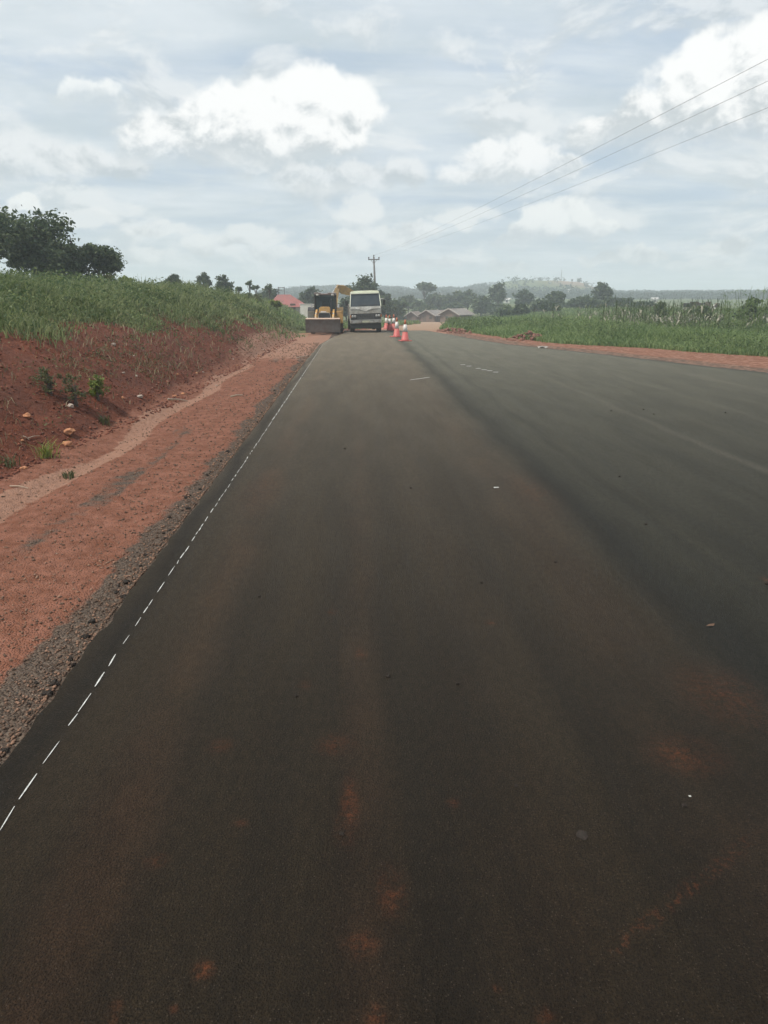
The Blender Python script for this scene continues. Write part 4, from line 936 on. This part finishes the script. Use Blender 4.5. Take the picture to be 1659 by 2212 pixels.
# ------------------------------------------------------------------ backhoe loader
def loader():
    p = at(702, 715, 49.8); gx0, gy0 = p.x, p.y
    r = tag(empty('backhoe_loader', (gx0, gy0, gzs(gx0, gy0+1.0)+.0)), 'yellow backhoe loader with its wide front bucket lowered, parked left of the truck', 'backhoe loader')
    yel = paint('loader yellow', (.58, .33, .10), .5, 0, .7, (.30, .19, .10), 3)
    dk = paint('loader black', (.018, .019, .021), .6, 0, .5, (.07, .055, .045), 6)
    stl = paint('worn bucket steel', (.135, .122, .115), .55, .2, .7, (.10, .065, .045), 4)
    lip = paint('worn bright edge', (.68, .50, .38), .45, .3, .4, (.25, .15, .1), 8)
    tyre = paint('muddy loader tyre', (.05, .042, .036), .9, 0, .9, (.20, .14, .10), 4)
    gl = paint('cab glass', (.020, .028, .034), .1, 0, .2, (.12, .12, .11), 2)
    if not MATS.get('cab see-through'):
        m0, t0, b0 = nmat('cab see-through'); b0.inputs['Base Color'].default_value = (.02, .03, .035, 1); b0.inputs['Roughness'].default_value = .1
        tr0 = t0.n('ShaderNodeBsdfTransparent'); tr0.inputs[0].default_value = (.75, .85, .88, 1); mx0 = t0.n('ShaderNodeMixShader'); mx0.inputs[0].default_value = .55
        l0 = m0.node_tree.links; l0.new(b0.outputs[0], mx0.inputs[1]); l0.new(tr0.outputs[0], mx0.inputs[2]); l0.new(mx0.outputs[0], m0.node_tree.nodes['Material Output'].inputs[0]); MATS['cab see-through'] = m0
    gl = MATS['cab see-through']
    mudg = paint('dusty grey steel', (.20, .19, .16), .7, 0, .8, (.12, .10, .07), 5)
    rod = paint('hydraulic rod', (.70, .72, .72), .2, .7, .2)
    bx = -.06          # bucket, open side to the camera, curling back at the bottom
    prof = [(-1.95, .18), (-1.25, .12), (-1.08, .22), (-1.02, .50), (-1.10, .86), (-1.30, 1.00), (-1.32, .97), (-1.14, .84), (-1.06, .50), (-1.12, .25), (-1.27, .155), (-1.95, .20)]
    # bucket tipped forward so the outer back shows as a flat dark plate
    m_ = MB(); m_.prism([(-1.62, .98), (-1.50, 1.02), (-1.20, .94), (-1.02, .62), (-1.12, .25), (-1.45, .14), (-1.52, .17), (-1.57, .60)], 'x', bx-1.06, bx+1.06); bk = m_.build('bucket', stl, r)
    m_ = MB(); m_.prism([(-1.66, .965), (-1.655, 1.01), (-1.50, 1.045), (-1.50, 1.022), (-1.62, .982)], 'x', bx-1.07, bx+1.07); m_.build('bucket_lip', lip, bk)
    for s_ in (-1, 1):
        m_ = MB(); m_.prism([(-1.64, .96), (-1.18, .96), (-1.0, .62), (-1.10, .24), (-1.56, .14)], 'x', bx+s_*1.075-.015, bx+s_*1.075+.015); m_.build('bucket_side_plate', stl, bk)
    for s_ in (-1, 1):   # loader arms with rams
        m_ = MB(); m_.prism([(-1.06, .45), (-1.0, .62), (-.4, 1.22), (1.2, 1.52), (1.5, 1.50), (1.5, 1.34), (1.15, 1.34), (-.2, 1.0), (-.8, .42)], 'x', s_*.56-.055, s_*.56+.055); am = m_.build('loader_arm', yel, r)
        m_ = MB(); m_.tube([(s_*.56, -.95, .82), (s_*.56, -.1, 1.30)], .035, 8); m_.build('bucket_ram', rod, am)
        m_ = MB(); m_.tube([(s_*.66, -.1, .95), (s_*.66, .9, .85)], .05, 8); m_.build('lift_ram', dk, am)
    m_ = MB(); m_.prism([(-.36, 1.34), (-.34, 1.62), (-.27, 1.69), (.27, 1.69), (.34, 1.62), (.36, 1.34)], 'y', -.35, 1.25); m_.build('hood', yel, r)
    m_ = MB(); m_.box(-.36, .36, -.33, 1.25, .62, 1.335); m_.box(-.33, .33, 1.25, 3.6, .55, .95); m_.build('chassis', dk, r)
    m_ = MB(); m_.prism([(-.36, .80), (-.36, 1.20), (-.28, 1.325), (.28, 1.325), (.36, 1.20), (.36, .80)], 'y', -.40, -.33); gr = m_.build('front_grille', dk, r)
    m_ = MB()
    for s_ in (-1, 1): m_.tube([(s_*.385, -.39, .75), (s_*.385, -.39, 1.2), (s_*.29, -.39, 1.335), (0, -.39, 1.338)], .022, 6)
    m_.build('grille_frame', paint('pale grille frame', (.42, .40, .34), .5, 0, .5), gr)
    m_ = MB(); m_.box(-.24, .12, -.385, -.352, 1.37, 1.43, .006); m_.build('nose_badge', paint('pale badge', (.75, .70, .68), .5, 0, .3), r)
    # cab: four posts, glass, roof with open centre
    m_ = MB()
    for s_ in (-1, 1):
        for (y0, y1) in ((1.32, 1.38), (2.2, 2.2), (2.95, 2.9)): m_.tube([(s_*.70, y0, 1.1), (s_*.68, y1, 2.46)], .048, 6)
    m_.box(-.72, .72, 1.28, 1.36, 2.38, 2.46); m_.box(-.72, .72, 2.86, 2.94, 2.38, 2.46); m_.build('cab_frame', dk, r)
    m_ = MB(); m_.box(-.72, .72, 1.25, 3.0, 2.462, 2.53, .02); m_.box(-.72, -.30, 1.2, 2.95, 2.531, 2.585, .02); m_.box(.16, .72, 1.2, 2.95, 2.531, 2.585, .02); rf = m_.build('cab_roof', paint('faded roof', (.30, .24, .23), .5, 0, .5, (.16, .12, .1), 4), r)
    for s_ in (-1, 1):
        m_ = MB(); m_.box(s_*.5-.09, s_*.5+.09, 1.12, 1.2, 2.40, 2.50, .02); m_.build('work_lamp', paint('lamp lens', (.55, .55, .52), .2), rf)
    m_ = MB(); m_.box(-.65, .65, 1.335, 1.345, 1.42, 2.37); m_.build('front_window', gl, r)
    m_ = MB(); m_.box(-.66, .66, 2.89, 2.90, 1.3, 2.37); m_.build('rear_window', gl, r)
    for s_ in (-1, 1):
        m_ = MB(); m_.box(s_*.70-.006, s_*.70+.006, 1.42, 2.85, 1.15, 2.37); m_.build('side_window', gl, r)
    m_ = MB(); m_.box(-.70, .70, 1.30, 2.9, .95, 1.13); m_.box(-.66, .66, 1.27, 1.32, 1.0, 1.40); m_.build('cab_floor', yel, r)
    m_ = MB(); m_.box(-.25, .25, 2.0, 2.5, 1.131, 1.45, .05); m_.box(-.25, .25, 2.42, 2.55, 1.40, 2.0, .05); m_.build('seat', dk, r)
    for s_ in (-1, 1):
        m_ = MB(); m_.tube([(s_*.72, 1.32, 1.75), (s_*.88, 1.22, 1.78), (s_*.88, 1.22, 1.9)], .012, 5); mr = m_.build('mirror_arm', dk, r)
        m_ = MB(); m_.box(s_*.88-.06, s_*.88+.06, 1.19, 1.22, 1.62, 1.86, .01); m_.build('mirror', rod, mr)
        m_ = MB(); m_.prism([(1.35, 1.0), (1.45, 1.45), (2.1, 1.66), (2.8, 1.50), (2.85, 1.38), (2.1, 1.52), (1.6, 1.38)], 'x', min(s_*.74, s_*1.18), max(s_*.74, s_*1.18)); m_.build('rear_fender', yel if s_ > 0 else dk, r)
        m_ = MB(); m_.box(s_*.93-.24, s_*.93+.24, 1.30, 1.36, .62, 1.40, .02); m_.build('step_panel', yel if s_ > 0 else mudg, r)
    m_ = MB(); m_.tube([(.42, .75, 1.5), (.42, .75, 2.1), (.42, .85, 2.18)], .035, 8); m_.build('exhaust_pipe', dk, r)
    def wheel(x, y, wd, rr_):
        m_ = MB(); m_.lathe([(rr_*.55, -wd/2), (rr_*.92, -wd/2), (rr_, -wd/2+.05), (rr_, wd/2-.05), (rr_*.92, wd/2), (rr_*.55, wd/2)], (0, 0, 0), 28, 'x')
        for k in range(20):
            a = k*2*math.pi/20; Mx = Matrix.Rotation(a, 4, 'X'); s_ = -1 if k % 2 else 1
            m_.box(min(0, s_*wd/2), max(0, s_*wd/2), -.03, .03, rr_-.01, rr_+.03, M=Mx)
        o = m_.build('wheel', tyre, r); o.location = (x, y, rr_+.02)
        m_ = MB(); m_.lathe([(rr_*.15, -wd*.35), (rr_*.54, -wd*.45), (rr_*.54, wd*.45), (rr_*.15, wd*.35)], (0, 0, 0), 18, 'x'); m_.build('rim', yel, o)
    for s_ in (-1, 1): wheel(s_*.78, .15, .30, .42); wheel(s_*.95, 2.1, .42, .70)
    # backhoe folded up behind, shifted to the right
    m_ = MB(); m_.box(-1.05, 1.05, 3.15, 3.35, .60, 1.15); m_.box(.35, .75, 3.35, 3.60, .5, 1.35); bf = m_.build('backhoe_frame', yel, r)
    for s_ in (-1, 1):
        m_ = MB(); m_.box(s_*1.02-.10, s_*1.02+.10, 3.36, 3.56, .25, 1.55, .01); sl = m_.build('stabiliser_leg', yel, r)
        m_ = MB(); m_.box(s_*1.02-.2, s_*1.02+.2, 3.30, 3.60, .12, .24, .02); m_.build('stabiliser_foot', dk, sl)
    def plate(pts, th, name, mat, par):
        # a tapered beam through points (x,y,z,depth)
        m_ = MB()
        for (a, b) in zip(pts[:-1], pts[1:]):
            A, B = Vector(a[:3]), Vector(b[:3]); d = (B-A).normalized(); s_ = Vector((0, 1, 0)); s_ = (s_-d*s_.dot(d)).normalized(); u_ = d.cross(s_)
            vs = [A+s_*th+u_*a[3], A-s_*th+u_*a[3], A-s_*th-u_*a[3], A+s_*th-u_*a[3], B+s_*th+u_*b[3], B-s_*th+u_*b[3], B-s_*th-u_*b[3], B+s_*th-u_*b[3]]
            m_.add(vs, [(0,1,2,3), (7,6,5,4), (0,4,5,1), (1,5,6,2), (2,6,7,3), (3,7,4,0)])
        return m_.build(name, mat, par)
    mud = paint('dusty boom yellow', (.42, .27, .10), .6, 0, .8, (.25, .17, .10), 3)
    boom = plate([(.55, 3.6, 1.3, .14), (.62, 4.0, 2.2, .17), (.75, 4.1, 2.86, .16)], .14, 'boom', mud, r)
    dip = plate([(.72, 4.1, 2.98, .15), (1.15, 4.25, 2.80, .30), (2.15, 4.45, 2.42, .14)], .15, 'dipper', mud, r)
    m_ = MB(); m_.tube([(.32, 4.0, 2.42), (.68, 4.05, 2.98)], .04, 6); m_.build('boom_ram', rod, boom)
    m_ = MB(); m_.tube([(.95, 4.1, 3.06), (2.0, 4.3, 2.66)], .04, 6); m_.build('dipper_ram', paint('ram pale', (.5, .46, .36), .4, .3), dip)
    m_ = MB(); m_.prism([(1.95, 2.48), (2.3, 2.40), (2.45, 1.95), (2.2, 1.7), (1.95, 1.85), (2.1, 2.1)], 'y', 4.25, 4.7); m_.build('digging_bucket', stl, r)
loader()

# ------------------------------------------------------------------ poles, wires and mast
wood = paint('pole timber', (.13, .12, .11), .85, 0, .5, (.07, .06, .055), 3)
cer = paint('insulator', (.10, .085, .08), .3)
PY = 130.0
pt = at(807.5, 557, PY); pz = gzs(pt.x, PY)
pole = tag(empty('utility_pole', (pt.x, PY, pz)), 'tall wooden power pole with a short crossarm behind the truck', 'utility pole')
hp = pt.z-pz
m_ = MB(); m_.tube([(.28, 0, -.4), (.2, 0, hp*.5), (0, 0, hp+.15)], [.22, .19, .14], 10); m_.build('pole_shaft', wood, pole, True)
m_ = MB(); m_.box(-.95, .95, -.16, -.06, hp-.35, hp-.18); m_.tube([(-.5, -.1, hp-.3), (0, -.1, hp-.95)], .03, 5); m_.tube([(.5, -.1, hp-.3), (.02, -.1, hp-.95)], .03, 5); m_.build('crossarm', wood, pole)
ins = []
for q in (-.85, .0, .85):
    m_ = MB(); zb = hp-.18 if q else hp+.15
    m_.lathe([(.03, zb), (.03, zb+.06), (.14, zb+.08), (.09, zb+.15), (.15, zb+.18), (.07, zb+.32)], (q, -.11 if q else 0, 0), 10); m_.build('insulator', cer, pole, True); ins.append((pt.x+q, PY-.11, pz+zb+.32))
wire_m = paint('dark cable', (.22, .22, .23), .6)
for i, (q, sl) in enumerate(((-.85, .565), (.0, .508), (.85, .440))):
    x15 = 4.6/sl; e = ins[i]; pts = []
    for Yq in np.linspace(-30, PY-.11, 46):
        x = x15+(e[0]-x15)*(Yq-15)/(PY-15); z = 6.72+(e[2]-6.72)*((Yq-5)/(PY-.11-5))**2
        pts.append((x, Yq, z))
    pts[-1] = e
    m_ = MB(); m_.tube(pts, .0042, 5); tag(m_.build('power_line', wire_m), ['highest of the three wires crossing the sky at right', 'middle one of the three wires crossing the sky', 'lowest of the three wires crossing the sky'][i], 'power line', 'power lines')
# steel post frame behind the red roof
q0, q1 = at(601, 621, 126), at(614, 621, 126); zb = gzs(q0.x, 126); m_ = MB(); xm = (q0.x+q1.x)/2; hw = (q1.x-q0.x)/2
fr = tag(empty('steel_frame', (xm, 126, zb)), 'dark twin post steel frame standing behind the red roof', 'steel frame')
for s_ in (-1, 1):
    m_ = MB(); m_.tube([(s_*hw, 0, -.2), (s_*hw, 0, q0.z-zb+.1)], .06, 6); m_.build('post', wood, fr)
m_ = MB(); m_.tube([(-hw-.05, 0, q0.z-zb), (hw+.05, 0, q0.z-zb)], .05, 6); m_.tube([(-hw, 0, q0.z-zb-.5), (hw, 0, q0.z-zb-.5)], .03, 6); m_.build('crossbar', wood, fr)
# lattice mast on the hill
a = ray(1212, 606); kk = 690/math.hypot(a.x, a.y); mx, my = a.x*kk, a.y*kk; mz = gzs(mx, my); mt = CAM_H+ray(1212, 583).z/math.hypot(ray(1212, 583).x, ray(1212, 583).y)*690
mast = tag(empty('radio_mast', (mx, my, mz-.2)), 'thin lattice radio mast on top of the distant hill', 'mast'); hm_ = mt-mz; m_ = MB()
for k in range(3):
    a0 = k*2.094; m_.tube([(.5*math.cos(a0), .5*math.sin(a0), 0), (.15*math.cos(a0), .15*math.sin(a0), hm_)], .07, 4)
for j in range(9):
    z0, z1 = hm_*j/9, hm_*(j+1)/9
    for k in range(3):
        f0, f1 = .5-.35*j/9, .5-.35*(j+1)/9; a0, a1 = k*2.094, (k+1)*2.094
        m_.tube([(f0*math.cos(a0), f0*math.sin(a0), z0), (f1*math.cos(a1), f1*math.sin(a1), z1)], .04, 4)
m_.build('lattice', wood, mast); m_ = MB(); m_.tube([(0, 0, hm_), (0, 0, hm_+1.2)], .05, 4); m_.build('antenna', wood, mast)

# ------------------------------------------------------------------ buildings
def corrugated(name, c, dirt):
    if name in MATS: return MATS[name]
    m, t, b = nmat(name); p = t.n('ShaderNodeTexCoord').outputs['Object']
    n1 = t.noise(p, 1.2, 5, .6); w = t.n('ShaderNodeTexWave', wave_type='BANDS', bands_direction='X'); t.put(w.inputs['Vector'], p); w.inputs['Scale'].default_value = 4.0
    t.put(b.inputs['Base Color'], t.mix(t.ss(n1, .4, .75), c, dirt)); b.inputs['Roughness'].default_value = .55
    bump(t, b, w.outputs['Fac'], .4, .03); MATS[name] = m; return m
def gable(m_, L, Wd, h0, rise, oh, th=.08):
    """gable roof: ridge along x"""
    for s_ in (-1, 1):
        y1 = s_*(Wd/2+oh); z1 = h0-oh*rise/(Wd/2)
        m_.add([(-L/2-oh, y1, z1), (L/2+oh, y1, z1), (L/2+oh, 0, h0+rise), (-L/2-oh, 0, h0+rise), (-L/2-oh, y1, z1+th), (L/2+oh, y1, z1+th), (L/2+oh, 0, h0+rise+th), (-L/2-oh, 0, h0+rise+th)],
               [(0,1,2,3), (7,6,5,4), (0,4,5,1), (1,5,6,2), (3,7,4,0)])
def house(name, label, cat, loc, rz, L, Wd, h, rise, wall, roof, openings, group=None, posts=0, oh=.35, hip=False, barge=None, windows=True):
    r = tag(empty(name, loc, rz), label, cat, group)
    m_ = MB(); prof = [(-Wd/2, -.6), (Wd/2, -.6), (Wd/2, h), (0, h+rise if not hip else h), (-Wd/2, h)]
    m_.prism(prof, 'x', -L/2, L/2); m_.build('walls', wall, r)
    m_ = MB()
    if hip:
        k = min(L/2-.4, Wd/2); a, b_ = L/2+oh, Wd/2+oh; z0 = h-.05
        m_.add([(-a, -b_, z0), (a, -b_, z0), (a, b_, z0), (-a, b_, z0), (-L/2+k*.55, 0, h+rise), (L/2-k, 0, h+rise)], [(0,1,5,4), (1,2,5), (2,3,4,5), (3,0,4), (3,2,1,0)])
    else: gable(m_, L, Wd, h+.02, rise, oh)
    rf = m_.build('roof', roof, r)
    if barge is not None:
        for sx in (-1, 1):
            m_ = MB()
            for s_ in (-1, 1):
                y1 = s_*(Wd/2+oh); z1 = h-oh*rise/(Wd/2); x0 = sx*(L/2+oh+.03)
                m_.add([(x0-.03, y1, z1-.02), (x0+.03, y1, z1-.02), (x0+.03, 0, h+rise+.02), (x0-.03, 0, h+rise+.02), (x0-.03, y1, z1+.16), (x0+.03, y1, z1+.16), (x0+.03, 0, h+rise+.2), (x0-.03, 0, h+rise+.2)], [(0,1,2,3), (7,6,5,4), (0,4,5,1), (1,5,6,2), (2,6,7,3), (3,7,4,0)])
            m_.build('barge_board', barge, rf)
    dm = paint('dark opening', (.03, .026, .024), .8, 0, .3); sm_ = paint('shutter wood', (.10, .075, .055), .8, 0, .5)
    for (kind, side, pos, w_, z0, z1) in openings:
        m_ = MB()
        if side in 'xX': x0 = (L/2+.001)*(1 if side == 'X' else -1); m_.box(min(x0, x0*1.0)-.03, x0+.03, pos-w_/2, pos+w_/2, z0, z1)
        else: y0 = (Wd/2+.001)*(1 if side == 'Y' else -1); m_.box(pos-w_/2, pos+w_/2, y0-.03, y0+.03, z0, z1)
        m_.build(kind, sm_ if kind == 'door' else dm, r)
    for k in range(posts):
        m_ = MB(); xq = -L/2+.2+k*(L-.4)/max(1, posts-1); m_.tube([(xq, -Wd/2-oh+.08, -.6), (xq, -Wd/2-oh+.08, h-oh*rise/(Wd/2)+.05)], .06, 6); m_.build('porch_post', wood, r)
    return r
redroof = corrugated('red sheet roof', (.28, .082, .068), (.20, .085, .075)); tin = corrugated('weathered tin roof', (.22, .185, .16), (.13, .10, .085)); rust = corrugated('rusty tin roof', (.15, .10, .08), (.22, .17, .14))
mudw = paint('mud brick wall', (.17, .115, .085), .95, 0, .6, (.11, .08, .065), 2); white = paint('white plaster', (.72, .69, .60), .8, 0, .3, (.5, .42, .33), 2); cream_w = paint('cream plaster', (.45, .42, .34), .85, 0, .4, (.3, .25, .2), 2)
barge = paint('pale barge board', (.42, .39, .35), .7, 0, .4)
HY = 118.0
hp_ = at(622, 662, HY); zg = gzs(hp_.x, HY)
house('village_house', 'low house with a red sheet metal roof behind the left grass', 'house', (hp_.x, HY, zg), R(8), 5.6, 5.0, hp_.z-zg, 1.75, cream_w, redroof, [('window', 'y', -1.2, .8, .9, 1.7), ('door', 'y', .6, .8, 0, 1.8)], hip=True)
wp_ = at(672, 660, 112); zg = gzs(wp_.x, 112); m_ = MB(); wl = tag(empty('compound_wall', (wp_.x, 112, zg)), 'low white plastered wall right of the red roofed house', 'wall')
m_.box(-1.6, 1.5, -.1, .1, -.5, wp_.z-zg+.16); m_.build('wall_body', white, wl); m_ = MB(); m_.box(-1.66, 1.56, -.14, .14, wp_.z-zg+.162, wp_.z-zg+.24); m_.build('wall_coping', white, wl)
def hut(label, px, py, Yd, rz, L, Wd, h, rise, roof, openings, posts=0, name='hut'):
    p = at(px, py, Yd); z = gzs(p.x, p.y)
    return house(name, label, 'hut', (p.x, p.y, z), rz, L, Wd, h, rise, mudw, roof, openings, 'brown huts along the dirt track', posts, .45, barge=barge)
hut('leftmost small brown hut by the dirt track', 895, 694, 172, R(62), 3.0, 2.5, 1.45, .75, rust, [('door', 'X', .4, .7, 0, 1.3), ('door', 'x', .3, .7, 0, 1.3), ('window', 'y', .2, .6, .6, 1.1)])
hut('middle brown hut with a pale edged gable', 932, 697, 166, R(58), 4.6, 3.7, 1.5, .95, tin, [('door', 'y', -.9, .8, 0, 1.4), ('door', 'x', .5, .8, 0, 1.4), ('window', 'x', -.9, .6, .7, 1.2), ('window', 'y', 1.0, .7, .6, 1.2)], 4)
hut('biggest brown hut with long tin roof at right of the row', 985, 697, 160, R(50), 5.2, 4.6, 1.55, 1.05, tin, [('door', 'y', -1.4, .8, 0, 1.4), ('door', 'y', .2, .8, 0, 1.4), ('window', 'x', .6, .7, .7, 1.2), ('door', 'x', -1.0, .8, 0, 1.4)], 6)
hut('low lean brown hut behind the middle and big huts', 952, 690, 182, R(55), 3.2, 3.0, 1.6, .8, rust, [('door', 'x', 0, .8, 0, 1.4)])
# houses far across the valley
far_h = [(843, 634, 'pale house low on the wooded slope above the truck', 0), (880, 630, 'left house of a pair on the slope behind umbrella tree', 1), (893, 634, 'wide pale roofed house of the pair behind umbrella tree', 0), (951, 634, 'left one of twin white houses above the middle hut', 0), (958, 634, 'right one of twin white houses above the middle hut', 0), (984, 626, 'long pale roof house high on the slope', 1),
         (1030, 622, 'brown roofed house on the skyline left of the lone tree', 1), (1058, 640, 'white house low on the slope left of the lone tree', 0), (1095, 641, 'white walled house just right of the lone tree', 0), (1142, 641, 'bright white house behind the small spreading tree', 0), (1226, 622, 'left white house on the bare red hillside', 0), (1236, 623, 'right white house on the bare red hillside', 0), (1250, 622, 'small pale house at the edge of bare red hillside', 0),
         (1415, 640, 'faint pale house in the far right woods', 1), (1491, 648, 'pale farm building at the far field edge', 1), (1502, 648, 'white small building beside the farm building', 0), (1530, 645, 'grey roofed farm house right of the farm building', 1), (1640, 630, 'left white house on the skyline at far right', 0), (1651, 630, 'right white house on the skyline at far right', 0), (760, 626, 'pale house on the far slope above the loader', 1)]
for i, (px, py, lb, k) in enumerate(far_h):
    p = hit(px, py, 820, 2.6, 430); z = gzs(p.x, p.y)
    sz = random.uniform(.5, .8)*(.5 if 14 <= i <= 16 else 1)
    house('distant_house', lb, 'house', (p.x, p.y, z+.2), random.uniform(-.5, .5), 4.2*sz, 3.0*sz, 2.2*sz, .9*sz, white if k == 0 else cream_w, corrugated('pale iron roof', (.52, .51, .49), (.4, .36, .33)) if i % 3 else rust, [('door', 'y', 0, .8, 0, 1.7), ('window', 'y', 1.2, .7, .9, 1.5), ('window', 'y', -1.2, .7, .9, 1.5)], 'houses far across the valley', 0, .3)

# ------------------------------------------------------------------ haze
m_ = MB(); m_.box(-1560, 1560, -1560, 1560, -14, 31)
hz_m = bpy.data.materials.new('haze'); hz_m.use_nodes = True; nt = hz_m.node_tree; nt.nodes.clear()
pv = nt.nodes.new('ShaderNodeVolumePrincipled'); pv.inputs['Color'].default_value = (.87, .96, 1, 1); pv.inputs['Density'].default_value = .0012; pv.inputs['Anisotropy'].default_value = .0
ou = nt.nodes.new('ShaderNodeOutputMaterial'); nt.links.new(pv.outputs[0], ou.inputs['Volume'])
haze = m_.build('haze', hz_m); tag(haze, kind='stuff')
